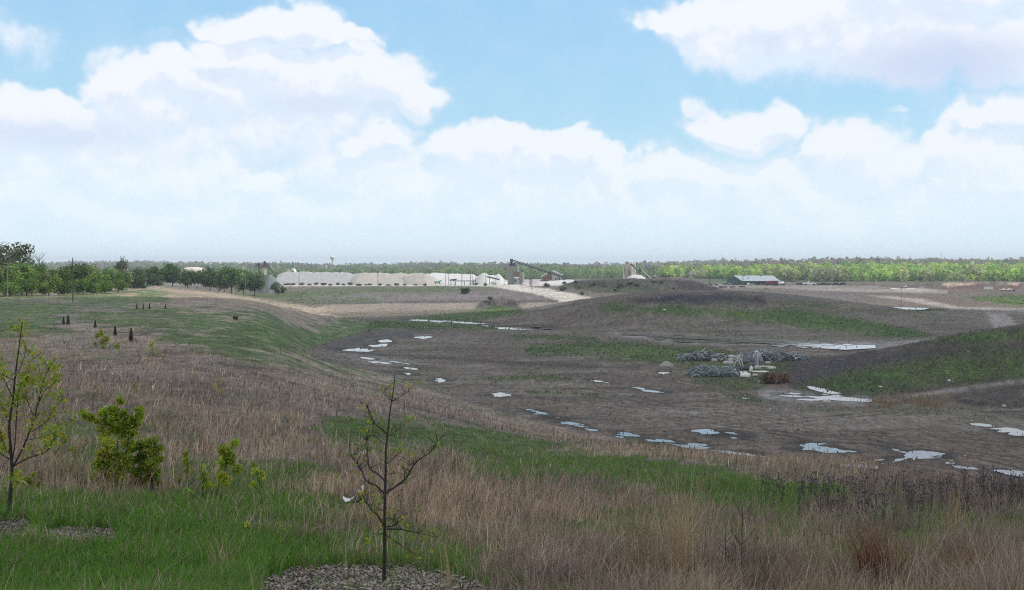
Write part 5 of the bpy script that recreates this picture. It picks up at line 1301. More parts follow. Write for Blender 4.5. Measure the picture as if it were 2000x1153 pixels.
# ------------------------------------------------------------------ scrap and rubble on the pit floor
def wire_heap(label, name, px, py, wpx, hpx, n, pal, seed, curl=.6, depth=3.0):
    b = at(px, py, 150); u = b.y / F; r = np.random.RandomState(seed); w, h = wpx * u, hpx * u
    mb = MB()
    for i in range(n):
        cx, cy = r.uniform(-.5, .5) * w, r.uniform(-.5, .5) * depth
        env = max(.15, 1 - (2 * cx / w) ** 2) ** .5; z0 = r.rand() ** .8 * h * env * .8
        L_ = r.uniform(.12, .3) * w; a = r.normal(0, .35) + (math.pi if r.rand() < .5 else 0); rise = r.normal(0, .25) * h
        p0 = Vector((cx - math.cos(a) * L_/2, cy - math.sin(a) * L_/2, max(0, z0 - rise))); p2 = Vector((cx + math.cos(a) * L_/2, cy + math.sin(a) * L_/2, max(0, z0 + rise)))
        p1 = (p0 + p2) / 2 + Vector((r.normal() * .3, r.normal() * .3, abs(r.normal()) * h * curl * .5)); p1.z = min(p1.z, h)
        c = pal[r.randint(len(pal))]; k = .7 + .6 * r.rand(); c = tuple(x * k for x in c)
        mb.tube([p0, p0.lerp(p1, .55) + Vector((0, 0, .08 * h)), p1, p1.lerp(p2, .5) + Vector((0, 0, .05 * h)), p2], r.uniform(.04, .11), 4, c)
    for i in range(n // 5):                              # torn mats and dirt under the wires
        cx, cy = r.uniform(-.45, .45) * w, r.uniform(-.4, .4) * depth; s = r.uniform(.3, .8); e = max(.2, 1 - (2 * cx / w) ** 2); z = r.uniform(0, .45) * h * e
        mb.add([(cx - s*1.6, cy, z - .2), (cx + s*1.6, cy + r.normal()*.4, z), (cx + s, cy + .6 + r.normal()*.3, z + s*.2), (cx - s, cy + .6, z + s*.1)], [(0, 1, 2, 3)], tuple(x * .35 for x in pal[0]))
    o = mb.build(name, M_COL, None, b, colors=True); return tag(o, label, 'scrap heap')
WIRE = [(.36, .37, .38), (.24, .25, .265), (.48, .485, .49), (.30, .32, .32), (.08, .08, .09), (.13, .125, .13)]
wire_heap('long flat heap of grey wire bundles, left of the scrap', 'wire_heap', 1372, 704, 90, 17, 150, WIRE, 1, .4, 4)
wire_heap('large tangle of grey scrap rods lying behind the concrete blocks', 'wire_heap', 1510, 706, 125, 20, 170, WIRE, 2, .45, 5)
wire_heap('loose arching grey wires nearest the viewer of the scrap', 'wire_heap', 1398, 735, 95, 19, 100, [(.42, .46, .46), (.30, .34, .34), (.22, .25, .27)], 3, 1.1, 4)
wire_heap('bent grey metal frames sticking up in the middle of the scrap', 'wire_heap', 1462, 716, 46, 28, 34, [(.55, .55, .56), (.38, .39, .43), (.24, .25, .28)], 4, 1.3, 2.5)
wire_heap('orange-brown heap of roots and branches at the foot of the dark ridge', 'brush_heap', 1517, 748, 50, 20, 100, [(.20, .13, .085), (.13, .09, .07), (.25, .165, .10), (.07, .055, .048)], 5, .9, 4)
def rock_mesh(name, seed, sx, sy, sz):
    r = np.random.RandomState(seed); nu, nv = 14, 9
    u = np.linspace(0, 2*math.pi, nu, endpoint=False); v = np.linspace(.05, math.pi-.05, nv); Ug, Vg = np.meshgrid(u, v)
    x, y, z = np.sin(Vg)*np.cos(Ug), np.sin(Vg)*np.sin(Ug), np.cos(Vg)
    k = (np.abs(x)**3.5 + np.abs(y)**3.5 + np.abs(z)**3.5) ** (-1/3.5) * (1 + .22*(fbm(x*1.7+seed, y*1.7+z*1.3, 3)-.5)*2)
    V = np.stack([x*k*sx, y*k*sy, z*k*sz + sz*.8], -1).reshape(-1, 3); idx = np.arange(nu*nv).reshape(nv, nu); nx = np.roll(idx, -1, 1)
    Q = np.stack([idx[:-1], idx[1:], nx[1:], nx[:-1]], -1).reshape(-1, 4); return fast_mesh(name, V, Q)
M_BLOCK = mat('broken_concrete', (.48, .44, .39), .9, .2, 2, bump=.4)
M_STONE = mat('pale_stone', (.40, .38, .35), .9, .2, 3)
def block(label, px, py, w, d, h, seed, rz=.3, mtl=None, name='concrete_block', cat='concrete block', group=None):
    o = mesh_obj(name, rock_mesh(name, seed, w/2, d/2, h/2), mtl or M_BLOCK, loc=at(px, py, 100)); o.rotation_euler = (0, 0, rz); return tag(o, label, cat, group)
block('tan concrete block leaning at the left of the scrap, upper of two', 1429, 702, 1.6, 1.2, 1.1, 1)
block('tan concrete block lying in front of the leaning one', 1423, 713, 2.3, 1.4, 1.0, 2, -.2)
block('whitish block lying on top of the tangled rods', 1478, 692, 1.1, .8, .9, 3, .1, M_WHITE)
block('long white slab across the front of the scrap', 1446, 730, 3.2, 1.2, .45, 4, .15, M_WHITE, 'concrete_slab', 'slab')
block('long white slab at the right end of the scrap front', 1487, 728, 3.4, 1.0, .35, 5, -.1, M_WHITE, 'concrete_slab', 'slab')
block('grey slab lying flat behind the white slabs', 1495, 718, 2.6, 1.2, .4, 6, 0, M_BLOCK, 'concrete_slab', 'slab')
block('dark hollow trough in the middle of the scrap', 1455, 723, 3.6, 1.0, .7, 7, .05, M_STEEL, 'trough', 'trough')
block('pale upright stub post between the white slabs', 1467, 728, .7, .5, 1.4, 8, .2, M_WHITE, 'stub_post', 'post')
block('small pale stone on the mud below the root heap', 1482, 748, .5, .5, .4, 9, 0, M_STONE, 'stone', 'stone')
block('cream boulder by the lower puddles under the dark ridge', 1615, 789, 1.3, .9, .75, 10, .3, M_BLOCK, 'boulder', 'boulder')
block('small tan stone near the edge of the large right puddle', 1858, 905 - 3, .5, .4, .22, 11, 0, mat('tan_stone', (.40, .33, .24), .9), 'stone', 'stone')
block('tiny white stone alone on the green slope of the right ridge', 1854, 746, .55, .4, .3, 12, 0, M_WHITE, 'stone', 'stone')
block('small white rag-like stone low on the green slope of the right ridge', 1720, 757, .7, .4, .25, 13, 0, M_WHITE, 'stone', 'stone')
block('white stone on the green top of the middle mound', 1298, 607, 1.1, .6, .5, 14, 0, M_WHITE, 'stone', 'stone')
block('pale stone half sunk in the dirt bank at the right edge', 1961, 797, .8, .4, .5, 15, .4, M_STONE, 'stone', 'stone')
_rb = np.random.RandomState(55)
for i, (bx, by) in enumerate([(1440,702),(1452,708),(1448,697),(1470,702),(1490,700),(1505,697),(1520,700),(1534,702),(1548,703),(1500,712),(1480,722),(1436,724),(1508,722),(1428,708),(1456,738),(1475,736),(1395,707),(1360,702),(1342,700),(1552,699)]):
    sz = _rb.uniform(.6, 1.5)
    block('broken pale concrete lump among the scrap heaps', bx, by, sz * 1.5, sz * .9, sz * _rb.uniform(.4, .8), 20 + i, _rb.rand() * 3, [M_BLOCK, M_STONE, M_WHITE][i % 3] if i % 5 else M_BLOCK, 'concrete_block', 'concrete block', 'concrete lumps among the scrap heaps')
b = at(1302, 716, 150); n_, m_ = 22, 7
mb = MB(); mb.lathe([(1.75, -.1), (1.5, .22), (1.1, .62), (.6, .98), (.2, 1.12)], 18); o = mb.build('gravel_cone', mat('sandy_gravel', (.30, .265, .235), .95, .2, 2, bump=.6), None, b, smooth=True); tag(o, 'small sandy gravel cone left of the scrap heaps', 'gravel heap')
# scattered small stones and clods on the pit floor
n = 2600; Yq = 1 / (R.rand(n) * (1/105 - 1/300) + 1/300); pq = R.uniform(640, 2120, n); xq = (pq - PX0) / F * Yq; zq = height(xq, Yq)
_, _, hq, ppx, ppy = cover(xq, Yq, zq); keep = (hq < .3) & (vnoise(xq/9, Yq/9) > .42); xq, Yq, zq = xq[keep], Yq[keep], zq[keep]; n = len(xq)
s_ = .05 + .16 * R.rand(n) ** 3
oct_ = np.array([(1,0,0),(0,1,0),(-1,0,0),(0,-1,0),(0,0,1)], float)
V = np.stack([xq, Yq, zq], -1)[:, None] + oct_[None] * s_[:, None, None] * (.6 + .8 * R.rand(n, 5, 1)) * np.array((1.3, 1, .8))
bq = (np.arange(n) * 5)[:, None]; Q = np.concatenate([bq + np.array(f_) for f_ in ([0,1,4,4],[1,2,4,4],[2,3,4,4],[3,0,4,4])], 1)
Q = np.concatenate([bq + np.array([0,1,2,3]), bq + np.array([0,1,4,4]), bq + np.array([1,2,4,4]), bq + np.array([2,3,4,4]), bq + np.array([3,0,4,4])], 1).reshape(-1, 4)
mbx = bpy.data.meshes.new('stone_litter'); mbx.from_pydata([tuple(p) for p in V.reshape(-1, 3)], [], [tuple(dict.fromkeys(map(int, q))) for q in Q]); mbx.update()
cc = np.ones((n * 5, 4), np.float32); cc[:, :3] = np.repeat(np.array([(.10,.085,.08), (.16,.14,.13), (.06,.052,.05), (.34,.32,.30)])[R.choice(4, n, p=[.4,.25,.25,.10])], 5, axis=0)
a_ = mbx.color_attributes.new('Col', 'FLOAT_COLOR', 'POINT'); a_.data.foreach_set('color', cc.ravel())
tag(mesh_obj('stone_litter', mbx, M_COL), 'stones and clods scattered over the muddy pit floor', 'stones', kind='stuff')

# ------------------------------------------------------------------ saplings and shrubs of the near slope
M_TWIG = mat('dark_twig', (.045, .036, .034), .9, .35, 12, bump=.2)
YL = [(.30,.38,.04), (.38,.43,.045), (.22,.31,.035), (.44,.45,.08)]
def sapling(name, label, cat, base, trunk, branches, r0, leaves, seed, pal=YL, jitter=.25, lsize=.03):
    """trunk and branches given as photo polylines at the sapling's own distance, spread in depth"""
    b = at(*base); Y = b.y; u = Y / F; r = np.random.RandomState(seed)
    t = thing(name, label, cat, b)
    def q(p, dy=0): return Vector(((p[0] - base[0]) * u, dy, -(p[1] - PY0) * u - b.z))
    def smooth(P):
        if len(P) < 3: return P
        out = []
        for i in range(len(P) - 1):
            a, c = P[i], P[i+1]; pa = P[max(i-1, 0)]; pd = P[min(i+2, len(P)-1)]
            for k in range(4):
                s = k / 4; out.append(.5 * ((2*a) + (c-pa)*s + (2*pa-5*a+4*c-pd)*s*s + (3*a-pa-3*c+pd)*s**3))
        return out + [P[-1]]
    tp = smooth([q(p, .01 * r.normal()) for p in trunk]); n = len(tp); tp[0].z -= .1
    mb = MB(); mb.tube(tp, [r0 * (1 - .82 * (i / (n-1)) ** .8) for i in range(n)], 8); mb.build('trunk', M_TWIG, t)
    tips = []; lf = MB()
    for bi, (rad, pts) in enumerate(branches):
        dyt = r.normal() * jitter; L_ = len(pts)
        P = smooth([q(p, dyt * (i / max(1, L_-1)) ) for i, p in enumerate(pts)]); n = len(P)
        mb = MB(); mb.tube(P, [.8 * rad * (1 - .78 * i / (n-1)) for i in range(n)], 5)
        for k in range(int(3 + n * .7)):                                            # side twigs
            i = r.randint(n // 4, n); p = P[i]; d = Vector((r.normal() * .8, r.normal() * .8, .5 + .5 * r.rand())).normalized() * r.uniform(.05, .20)
            mb.tube([p, p + d * .6 + Vector((0, 0, .01)), p + d], [rad * .3, rad * .2, rad * .1], 4); tips.append(p + d)
        mb.build('branch', M_TWIG, t); tips.append(P[-1]); tips += [P[r.randint(n // 3, n)] for _ in range(2)]
    tips.append(tp[-1])
    if leaves:
        for p in tips:
            if r.rand() > leaves[0]: continue
            for _ in range(r.randint(*leaves[1])):
                c = pal[r.randint(len(pal))]; c = tuple(x * (.7 + .6 * r.rand()) for x in c)
                lf.leaf(p + Vector(r.normal(size=3) * leaves[2]), lsize * (.6 + .8 * r.rand()), r, c, .8)
        if lf.v: lf.build('foliage', M_LEAF, t, colors=True)
    return t, b, u
Z8 = lambda X, Y: (450 + X / 2.545, 700 + Y / 2.545)
Z7 = lambda X, Y: (X / 2.085, 600 + Y / 2.085)
def zz(f, *p): return [f(*a) for a in p]
t, b, u = sapling('sapling', 'nearly leafless young tree with upright stem in a wood chip ring', 'tree', (750, 1137),
    [(750,1140),(751,1085),(751,1030),(752,975),(753,930),(754,880),(758,840),(762,800),(768,765),(772,730)],
    [(.017, zz(Z8,(768,675),(830,632),(875,595),(905,540),(935,510),(990,470),(1020,430),(1052,390))),
     (.016, zz(Z8,(762,672),(720,640),(665,620),(635,570),(605,540),(580,520),(560,470))),
     (.015, zz(Z8,(768,612),(730,580),(685,555),(672,490),(660,440),(680,395),(695,350))),
     (.011, zz(Z8,(785,392),(760,355),(730,330),(710,295),(692,250),(690,228))),
     (.008, zz(Z8,(772,530),(800,510),(835,490))), (.007, zz(Z8,(790,385),(820,355),(857,322))),
     (.009, zz(Z8,(805,212),(840,195),(882,174))), (.006, zz(Z8,(800,210),(780,180),(755,155))),
     (.014, zz(Z8,(758,828),(735,775),(715,750),(680,700),(630,695),(560,692))), (.008, zz(Z8,(680,702),(660,670),(655,640))),
     (.011, zz(Z8,(775,838),(810,830),(830,815),(828,790),(775,796))), (.013, zz(Z8,(778,850),(830,848),(880,855),(950,868),(1030,886))),
     (.010, zz(Z8,(776,880),(820,905),(870,930),(930,966))), (.008, zz(Z8,(770,582),(810,570),(842,560))),
     (.007, zz(Z8,(766,700),(720,670),(665,655))), (.007, zz(Z8,(770,660),(830,640),(900,612))), (.006, zz(Z8,(760,760),(700,745),(640,748))),
     (.007, zz(Z8,(770,800),(840,800),(925,765))), (.006, zz(Z8,(782,440),(740,400),(700,372))), (.006, zz(Z8,(755,870),(730,860),(705,870)))],
    .024, (.36, (2, 6), .025), 31, lsize=.04)
# white strip of plastic caught in its branches
def ribbon():
    P = zz(Z8, (655,632),(664,645),(650,660),(636,650),(628,668),(620,685),(600,695),(580,700),(560,688))
    pts = [Vector(((p[0]-750)*u, -.05 + .03*math.sin(i*1.7), -(p[1]-PY0)*u - b.z)) for i, p in enumerate(P)]
    o = thing('plastic_strip', 'torn white plastic strip caught in the leafless young tree', 'litter', b)
    V, Fc = [], []
    for i, p in enumerate(pts):
        wv = Vector((.3, .6 * math.cos(i), .9)).normalized() * (.016 + .006 * math.sin(i * 2.1)); V += [p - wv, p + wv, p + wv + Vector((.001, .004, 0)), p - wv + Vector((.001, .004, 0))]
    for i in range(len(pts) - 1):
        for j in range(4): Fc.append((i*4+j, i*4+(j+1)%4, (i+1)*4+(j+1)%4, (i+1)*4+j))
    mb = MB(); mb.add(V, Fc); mb.build('strip', mat('white_plastic', (.75, .76, .80), .4, .05), o)
    mb = MB(); c = Z8(656, 668); p = Vector(((c[0]-750)*u, -.06, -(c[1]-PY0)*u - b.z)); mb.lathe([(.01, -.025), (.022, -.01), (.02, .02), (.006, .03)], 8, tuple(p)); mb.build('tag_end', mat('orange_tag', (.55, .28, .02), .6), o)
ribbon()
sapling('sapling', 'budding young tree with spreading branches at the left edge', 'tree', (17, 1013),
    zz(Z7,(35,868),(40,800),(46,745),(50,690),(48,640),(42,560),(38,480),(50,380),(60,300),(68,230),(78,160),(92,60)),
    [(.022, zz(Z7,(50,655),(85,590),(120,510),(140,450),(155,390),(170,330),(186,280),(205,238))),
     (.017, zz(Z7,(54,650),(90,628),(135,608),(190,590),(225,565),(248,530),(268,505))),
     (.012, zz(Z7,(122,510),(160,490),(200,460),(225,420),(268,375))), (.013, zz(Z7,(44,600),(20,560),(0,470),(-20,420))),
     (.014, zz(Z7,(48,640),(62,540),(66,450),(72,380),(82,310),(100,270),(132,205))), (.011, zz(Z7,(52,370),(35,290),(18,230),(2,165))),
     (.009, zz(Z7,(100,545),(150,535),(200,520),(270,465))), (.012, zz(Z7,(40,620),(0,585),(-40,570))),
     (.009, zz(Z7,(140,450),(120,380),(118,320),(140,270))), (.008, zz(Z7,(155,390),(190,340),(225,320),(262,275))),
     (.009, zz(Z7,(62,290),(80,240),(90,180),(60,110),(32,100))), (.008, zz(Z7,(40,480),(18,440),(-10,380),(-30,300))),
     (.008, zz(Z7,(70,380),(100,350),(125,300))), (.007, zz(Z7,(46,720),(80,700),(110,705))), (.008, zz(Z7,(60,300),(30,250),(20,180)))],
    .040, (.95, (6, 15), .045), 33, lsize=.048)
def leafy_shrub(name, label, cat, base, clusters, stems, seed, nl, lsize, pal=YL, r0=.016):
    b = at(*base); u = b.y / F; r = np.random.RandomState(seed); t = thing(name, label, cat, b)
    q = lambda p, dy=0: Vector(((p[0]-base[0])*u, dy, -(p[1]-PY0)*u - b.z))
    for s in stems:
        P = [q(p, .04*r.normal()*i) for i, p in enumerate(s)]; P[0].z -= .1
        mb = MB(); n = len(P); mb.tube(P, [r0 * (1 - .7*i/(n-1)) for i in range(n)], 6); mb.build('stem', M_TWIG, t)
    lf = MB()
    for (cx, cy, rr) in clusters:
        dy = r.normal() * rr * u * .8; cc = pal[r.randint(len(pal))]; k = .7 + .5 * r.rand()
        for _ in range(int(nl * (rr / 12) ** 2)):
            d = r.normal(size=3); d = d / np.linalg.norm(d) * rr * u * r.rand() ** .45
            c = pal[r.randint(len(pal))] if r.rand() < .5 else cc; c = tuple(x * k * (.7 + .6 * r.rand()) for x in c)
            lf.leaf(q((cx, cy), dy) + Vector(d), lsize * (.6 + .8*r.rand()), r, c, .8)
    lf.build('foliage', M_LEAF, t, colors=True); return t
leafy_shrub('leafy_shrub', 'tall bushy yellow-green shrub, largest on the near slope', 'shrub', (230, 962),
    [(232,784,8),(226,800,11),(200,806,10),(208,822,11),(232,818,13),(252,822,12),(272,800,8),(277,812,6),(262,830,10),(218,838,13),(240,842,15),(170,810,8),(176,818,8),(186,824,8),(206,852,10),(258,846,11),(226,862,14),(246,870,13),(212,876,10),(198,890,12),(222,890,13),(240,894,13),(190,910,11),(206,912,12),(226,914,13),(246,912,11),(186,932,9),(204,934,11),(224,934,10),(240,930,9),(196,944,8),(228,948,7),(160,806,5),(198,838,8),(246,806,8),(266,816,6)],
    [[(231,965),(230,900),(228,850),(232,785)],[(228,962),(212,890),(200,830),(175,815)],[(234,962),(246,890),(258,830),(276,802)],[(196,962),(198,915),(206,880)]], 41, 210, .062)
leafy_shrub('leafy_shrub', 'lower rounded yellow-green shrub touching the right of the largest one', 'shrub', (283, 962),
    [(300,862,9),(284,868,10),(270,874,10),(310,878,9),(296,884,12),(276,892,12),(262,900,10),(312,896,8),(300,906,12),(282,914,13),(266,922,11),(308,922,9),(294,932,11),(274,940,10),(262,944,8),(304,944,7),(256,880,7)],
    [[(272,962),(270,920),(276,880)],[(296,960),(298,910),(302,866)]], 43, 210, .062)
def slim(label, base, top, w, seed, nl=60, n=7, lsize=.045, pal=YL, name='young_sapling', full=1.0, r0=.009):
    r = np.random.RandomState(seed); h = base[1] - top[1]; cl = []; st = [[base, (base[0]*.4+top[0]*.6 + w*.06, base[1] - h*.5), top]]
    for i in range(n):
        k = 1 - full * (i + .5) / n * .8; x = base[0] + (top[0]-base[0]) * k + r.normal() * w * .5 * (1.2 - k); y = base[1] - h * k
        cl.append((x, y, w * .22 * (.7 + .6*r.rand())))
        if abs(x - base[0]) > 3: st.append([(base[0] + (top[0]-base[0]) * (k - .15), y + h*.12), (x, y)])
    return leafy_shrub(name, label, 'tree', base, cl, st, seed, nl * 4.2, lsize, pal, r0)
slim('slim leafy sapling right of the low rounded shrub', (368, 958), (364, 882), 26, 51, 90)
slim('slender sapling with leaf tufts leaning to a leafy tip before the tan grass', (415, 975), (455, 862), 50, 52, 80, 9)
slim('thin sapling with small leaf tuft beside the slender leaning one', (392, 985), (398, 905), 22, 53, 60, 5)
slim('sapling with two leaf tufts on a bare dark stem left of the leafless young tree', (515, 1000), (502, 905), 30, 54, 70, 5, full=.6)
slim('small leafy sapling low in the fresh grass at the lower left', (480, 1062), (487, 1020), 18, 55, 60, 4)
slim('tiny budding sapling beside the grass left of the leafless young tree', (548, 1055), (546, 1020), 16, 56, 40, 4)
slim('little leaf tuft on a stem just left of the leafless young tree', (658, 960), (656, 925), 15, 57, 60, 3)
slim('single green tuft sapling in the tan grass above the slender ones', (432, 775), (431, 742), 22, 58, 90, 5, .06)
slim('pale green sapling with drooping leaf tuft in the middle of the tan grass', (262, 778), (262, 745), 14, 59, 60, 4, .06)
slim('round leafy young tree near the dark cones on the hillside', (201, 688), (200, 648), 30, 60, 200, 10, .09, name='young_tree')
slim('small leaf tuft sapling right of the round leafy young tree', (227, 683), (226, 664), 9, 61, 120, 4, .08)
slim('stubby leafy sapling right of the last dark cone', (298, 695), (299, 668), 18, 62, 160, 6, .09)
slim('tiny bright sapling between dark cones on the hillside', (167, 650), (168, 638), 7, 63, 120, 3, .09)
slim('dark green young pine left of the bright sapling', (111, 648), (110, 632), 11, 64, 160, 5, .08, [(.05,.09,.03), (.06,.10,.035)])
slim('leafy sapling leaning behind the budding tree at the left edge', (105, 890), (126, 845), 30, 65, 90, 7, .045)
slim('yellow-green sapling behind the stem of the budding tree', (60, 962), (58, 925), 26, 66, 90, 5, .04)
slim('low leafy sapling at the left edge behind the budding tree', (4, 905), (2, 845), 30, 67, 110, 8, .045)
slim('tiny sapling in the green swath at the center', (1044, 945), (1044, 922), 9, 68, 70, 3, .04)
slim('small leaf tuft sapling at the crest left of the leafless tree top', (732, 780), (730, 760), 12, 69, 80, 3, .07)

# dark cone-shaped dead junipers
M_CONE = leaf_mat('dry_conifer', .1)
def cone_mesh(seed):
    r = np.random.RandomState(seed); n = 900; k = r.rand(n) ** .7; a = r.rand(n) * 6.28; rad = (1 - k) ** .75 * .34 * (.55 + .55 * r.rand(n)) * (.75 + .5 * vnoise(np.cos(a)*1.5 + seed + 9, k*4)) + .015
    P = np.stack([np.cos(a)*rad, np.sin(a)*rad, k * 1.9], -1); U = np.stack([np.cos(a)*.05, np.sin(a)*.05, .14 + .0*k], -1) * (.6 + .8*r.rand(n, 1)); Vv = np.stack([-np.sin(a), np.cos(a), 0*a], -1) * .035
    V = np.stack([P-U-Vv, P-U+Vv, P+U+Vv*.3, P+U-Vv*.3], 1).reshape(-1, 3)
    pal = np.array([(.07,.05,.042), (.10,.065,.05), (.045,.036,.034), (.13,.085,.06)])
    return fast_mesh('foliage', V, np.arange(n*4).reshape(-1, 4), np.repeat(pal[r.randint(4, size=n)], 4, axis=0))
cones = []
for s in range(2):
    t = thing('dead_juniper', '', 'shrub', group='dark cone shaped dead junipers'); mb = MB(); mb.tube([(0,0,-.15),(0,0,.9),(0,0,1.6)], [.045,.03,.01], 6); mb.build('stem', M_TWIG, t); mesh_obj('foliage', cone_mesh(70+s), M_CONE, t); cones.append(t)
CONE = [(124,634,14,'short dark cone juniper, leftmost of the five nearer ones'),(133,634,17,'dark cone juniper close beside the leftmost one'),(186,641,15,'dark cone juniper in the middle of the five nearer ones'),(225,656,18,'slim dark cone juniper right of the middle one'),(256,667,24,'largest dark cone juniper, rightmost of the five nearer ones'),
        (267,604,9,'small far dark cone juniper, first of the far four'),(280,604,9.5,'small far dark cone juniper, second of the far four'),(292,604,10,'small far dark cone juniper, third of the far four'),(323,603,9,'small far dark cone juniper standing apart to the right')]
for i, (px, py, h, lab) in enumerate(CONE):
    b = at(px, py, 60); s = h * b.y / F / 1.9; p = cones[i % 2]
    if i < 2: p.location = b; p.scale = (s * 1.1, s * 1.1, s); p['label'] = lab
    else: dup(p, b, R.rand() * 6, (s * 1.1, s * 1.1, s), lab)

# dried flower stalks with dark heads
def stalk_proto(seed):
    r = np.random.RandomState(seed); t = thing('dried_flower', '', 'plant', group='dried flower stalks with black heads')
    mb = MB(); mb.tube([(0,0,-.05),(.02*r.normal(),0,.5),(.04*r.normal(),0,1.0)], [.006,.005,.004], 4); tips = [Vector((0,0,1.0))]
    hd = [Vector((.0, 0, 1.02))]
    for k in range(r.randint(3, 7)):
        z = r.uniform(.45, .95); a = r.rand()*6.28; e = Vector((math.cos(a)*.12, math.sin(a)*.12, z + .08 + .1*r.rand())); mb.tube([(0,0,z-.12), e], [.004,.003], 4); hd.append(e)
    mb.build('stem', M_TWIG, t)
    for e in hd:
        m2 = MB(); rr = .02 + .012*r.rand(); m2.lathe([(rr*.5,-rr*.9),(rr,-.2*rr),(rr*.85,rr*.5),(rr*.25,rr)], 7, tuple(e)); m2.build('seed_head', M_STEEL, t)
    return t
stalks = [stalk_proto(80+i) for i in range(4)]; used_s = set()
def put_stalk(i, x, Y, s, label, group=None):
    p = stalks[i % 4]; loc = Vector((x, Y, gz(x, Y)))
    if p.name not in used_s: used_s.add(p.name); p.location = loc; p.scale = (s,)*3; p['label'] = label; r = p
    else: r = dup(p, loc, R.rand()*6, s, label)
    if group: r['group'] = group
    return r
solo = [(1226,952,47,'dark dried flower stalk standing alone at left in the green swath'),(1297,970,44,'single black flower stalk just right of the first lone one'),(1343,966,26,'short dried stalk before the taller pair in the green swath'),(1377,968,52,'tall dried flower stalk, left of a close pair'),(1388,955,34,'dried flower stalk, right of the close pair'),(1410,968,33,'dried flower stalk, left of the last pair before the dark band'),(1417,972,36,'dried flower stalk, right of the last pair before the dark band')]
for i, (px, py, h, lab) in enumerate(solo):
    b = at(px, py, 10, 60); put_stalk(i, b.x, b.y, h * b.y / F / 1.05, lab)
for i in range(210):
    px = 1480 + 560 * R.rand() ** .85; Y = R.uniform(19, 27) if px > 1600 else R.uniform(23, 29); x = (px - PX0) / F * Y
    put_stalk(i, x, Y, R.uniform(.42, .72), 'dried black-headed flower stalk in the dark band at right', 'dried flower stalks in the dark band')
# bare dark weed stems in the grass
def weed_proto(seed):
    r = np.random.RandomState(seed); t = thing('dead_weed', '', 'plant'); mb = MB(); mb.tube([(0,0,-.05),(.03*r.normal(),0,.5),(.06*r.normal(),0,1.0)], [.007,.006,.003], 4); mb.build('stem', M_TWIG, t)
    for k in range(6):
        z = r.uniform(.35,.9); a = r.rand()*6.28; m2 = MB(); m2.tube([(0,0,z),(math.cos(a)*.1,math.sin(a)*.1,z+.1),(math.cos(a)*.15,math.sin(a)*.15,z+.2)], [.004,.003,.002], 4); m2.build('twig', M_TWIG, t)
    return t
weeds = [weed_proto(90+i) for i in range(3)]
WEED = [(387,828,58,'dark bare weed stem in the middle of the tan grass'),(618,812,50,'dark bare weed stem left of the leafless young tree top'),(790,815,22,'short weed stem right of the leafless tree stem'),(163,688,20,'thin bare weed stem near the dark cones'),(558,905,30,'thin dark weed stem in the tan grass left of center'),(505,890,32,'thin dark weed stem standing by the two-tuft sapling'),(1417,1140,120,'dark forked weed stem at the bottom right of center'),(1448,1150,160,'tallest dark weed stem at the bottom right of center'),(240,655+95,30,'dark weed stem below the round leafy young tree'),(560,1085,40,'brown weed stem in the fresh grass near the wood chips'),(690,800,25,'thin weed stem by the crest left of the leafless tree')]
for i, (px, py, h, lab) in enumerate(WEED):
    b = at(px, py, 8, 200); s = h * b.y / F; p = weeds[i % 3]; sc = (max(.5, s) , max(.5, s), s)
    if i < 3: p.location = b; p.scale = sc; p['label'] = lab; p['group'] = 'bare weed stems'
    else: dup(p, b, R.rand()*6, sc, lab, 'bare weed stems')
# tall straw and reddish grass clumps
def clump(label, px, py, hpx, wpx, n, pal, seed, lean=.15, thick=1.0):
    b = at(px, py, 7, 60); u = b.y / F; r = np.random.RandomState(seed)
    x = r.normal(0, wpx*u*.28, n); y = r.normal(0, .12, n); h = hpx*u*(.35 + .65*r.rand(n)); az = np.where(r.rand(n) < .7, math.pi, 0) + r.normal(0, .5, n)
    cols = np.array(pal)[r.randint(len(pal), size=n)] * (.75 + .5*r.rand(n))[:, None]
    z = height(x + b.x, y + b.y) - b.z - .03
    me = blade_mesh('grass_clump', x, y, z, h, np.full(n, max(.006, u*1.5)*thick), np.abs(r.normal(lean, lean*.6, n)), az, cols, .3)
    tag(mesh_obj('grass_clump', me, M_GRASS, loc=b), label, 'grass', 'tall grass clumps')
STRAW = [(.42,.31,.16), (.36,.26,.15), (.30,.22,.13), (.46,.36,.22)]; RED = [(.22,.095,.055), (.17,.08,.055), (.28,.14,.08)]
clump('tall straw grass clump at bottom center right, highest of all', 1335, 1150, 265, 80, 120, STRAW, 1)
clump('straw grass clump left of the highest one', 1265, 1152, 235, 70, 80, STRAW, 2)
clump('thin straw stems beside the leafless young tree', 880, 1150, 130, 30, 18, STRAW, 3, .12)
clump('reddish brown grass clump at the bottom right', 1712, 1160, 150, 80, 420, RED, 4, .3)
clump('tawny grass clump at the lower right corner', 1880, 1160, 140, 80, 260, [(.26,.15,.09), (.33,.22,.13)], 5, .4)
clump('tall tan stems standing before the dark flower band', 1862, 1070, 165, 40, 30, STRAW, 6, .08)
clump('tawny reeds at the foot of the right ridge beside the puddles', 1760, 800, 36, 170, 10, STRAW, 7)
clump('thin pale stems at the bottom between the two straw clumps and the red one', 1560, 1150, 150, 140, 70, STRAW, 8, .3)
clump('pale dead grass stems in the fresh grass left of the wood chips', 435, 1130, 120, 50, 40, STRAW, 9, .2, .8)
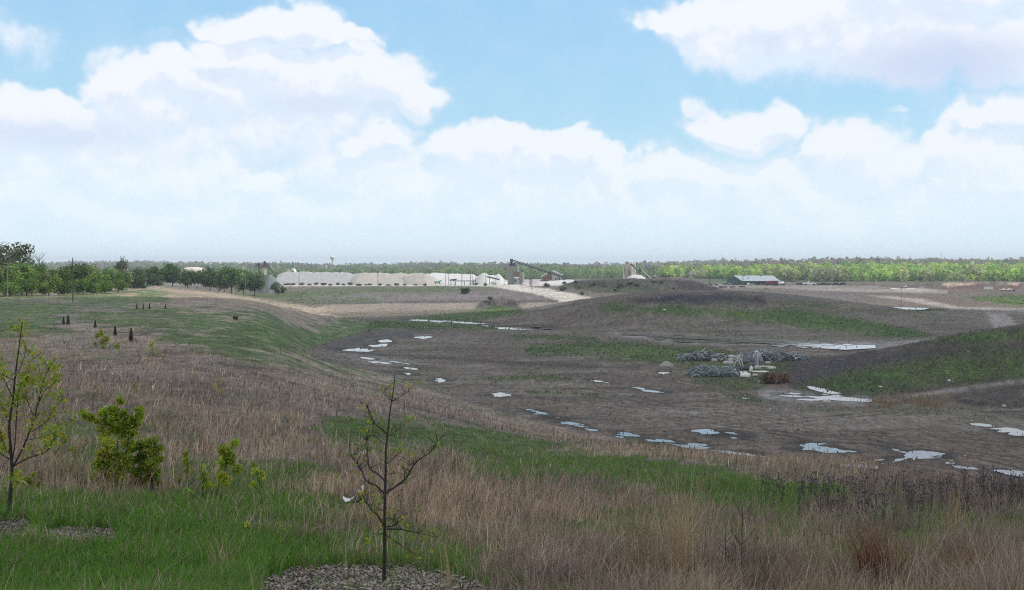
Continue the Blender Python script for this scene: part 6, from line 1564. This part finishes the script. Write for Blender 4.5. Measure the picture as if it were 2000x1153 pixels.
# reed bed at the foot of the right ridge
n = 3400; px = R.uniform(1660, 1930, n); Yq = 178 + R.normal(0, 4, n) + 5 * (fbm(px/40, px*0, 2) - .5); xq = (px - PX0) / F * Yq; zq = height(xq, Yq)
k = R.rand(n) < (.06 + .94 * sstep(1680, 1730, px) * sstep(1890, 1800, px)) * sstep(.3, .6, fbm(xq/2.5, Yq/4, 3)); xq, Yq, zq = xq[k], Yq[k], zq[k]; n = len(xq)
cols = np.array([(.40,.28,.17), (.32,.23,.15), (.46,.35,.22), (.22,.16,.12)])[R.randint(4, size=n)]
me = blade_mesh('reeds', xq, Yq, zq - .05, .35 + 1.3 * R.rand(n) * fbm(xq/2, Yq/3, 2), np.full(n, .07), R.rand(n)*.4, R.rand(n)*6.28, cols)
tag(mesh_obj('reeds', me, M_GRASS), 'tawny dead reeds at the foot of the right ridge', 'reeds', kind='stuff')
# sparse weeds on the spoil mounds and the pit's green strips
n = 90000; Yq = 1 / (R.rand(n) * (1/125 - 1/760) + 1/760); px = R.uniform(560, 2150, n); xq = (px - PX0) / F * Yq; zq = height(xq, Yq)
cq, _, hq, _, _ = cover(xq, Yq, zq); gr = cq[:, 1] - .5 * (cq[:, 0] + cq[:, 2]); lum = cq.mean(1)
k = (hq < .4) & ((R.rand(n) < np.clip(gr * 22, 0, .9)) | (R.rand(n) < .05)) & (lum < .2); xq, Yq, zq, cq = xq[k], Yq[k], zq[k], cq[k]; n = len(xq)
me = blade_mesh('pit_weeds', xq, Yq, zq - .03, (.10 + .30 * R.rand(n) ** 2) * np.interp(Yq, [120, 400], [1, 1.6]), Yq * .0009, R.rand(n)*.8, R.rand(n)*6.28, cq * (1.0 + .7*R.rand(n))[:, None])
tag(mesh_obj('pit_weeds', me, M_GRASS), 'thin new grass and weeds on the mounds and pit floor', 'weeds', kind='stuff')

# ------------------------------------------------------------------ hazy air
if HAZE > 0:
    mb = MB(); mb.box(-9000, 13000, -160, 9200, -60, 60)
    m = bpy.data.materials.new('haze'); m.use_nodes = True; nt = m.node_tree; nt.nodes.clear()
    v = nt.nodes.new('ShaderNodeVolumePrincipled'); v.inputs['Color'].default_value = (.82, .90, 1, 1); v.inputs['Density'].default_value = HAZE; v.inputs['Anisotropy'].default_value = 0.0
    o_ = nt.nodes.new('ShaderNodeOutputMaterial'); nt.links.new(v.outputs[0], o_.inputs['Volume'])
    o = mb.build('haze', m); tag(o, 'thin pale blue haze over the whole valley', kind='stuff')
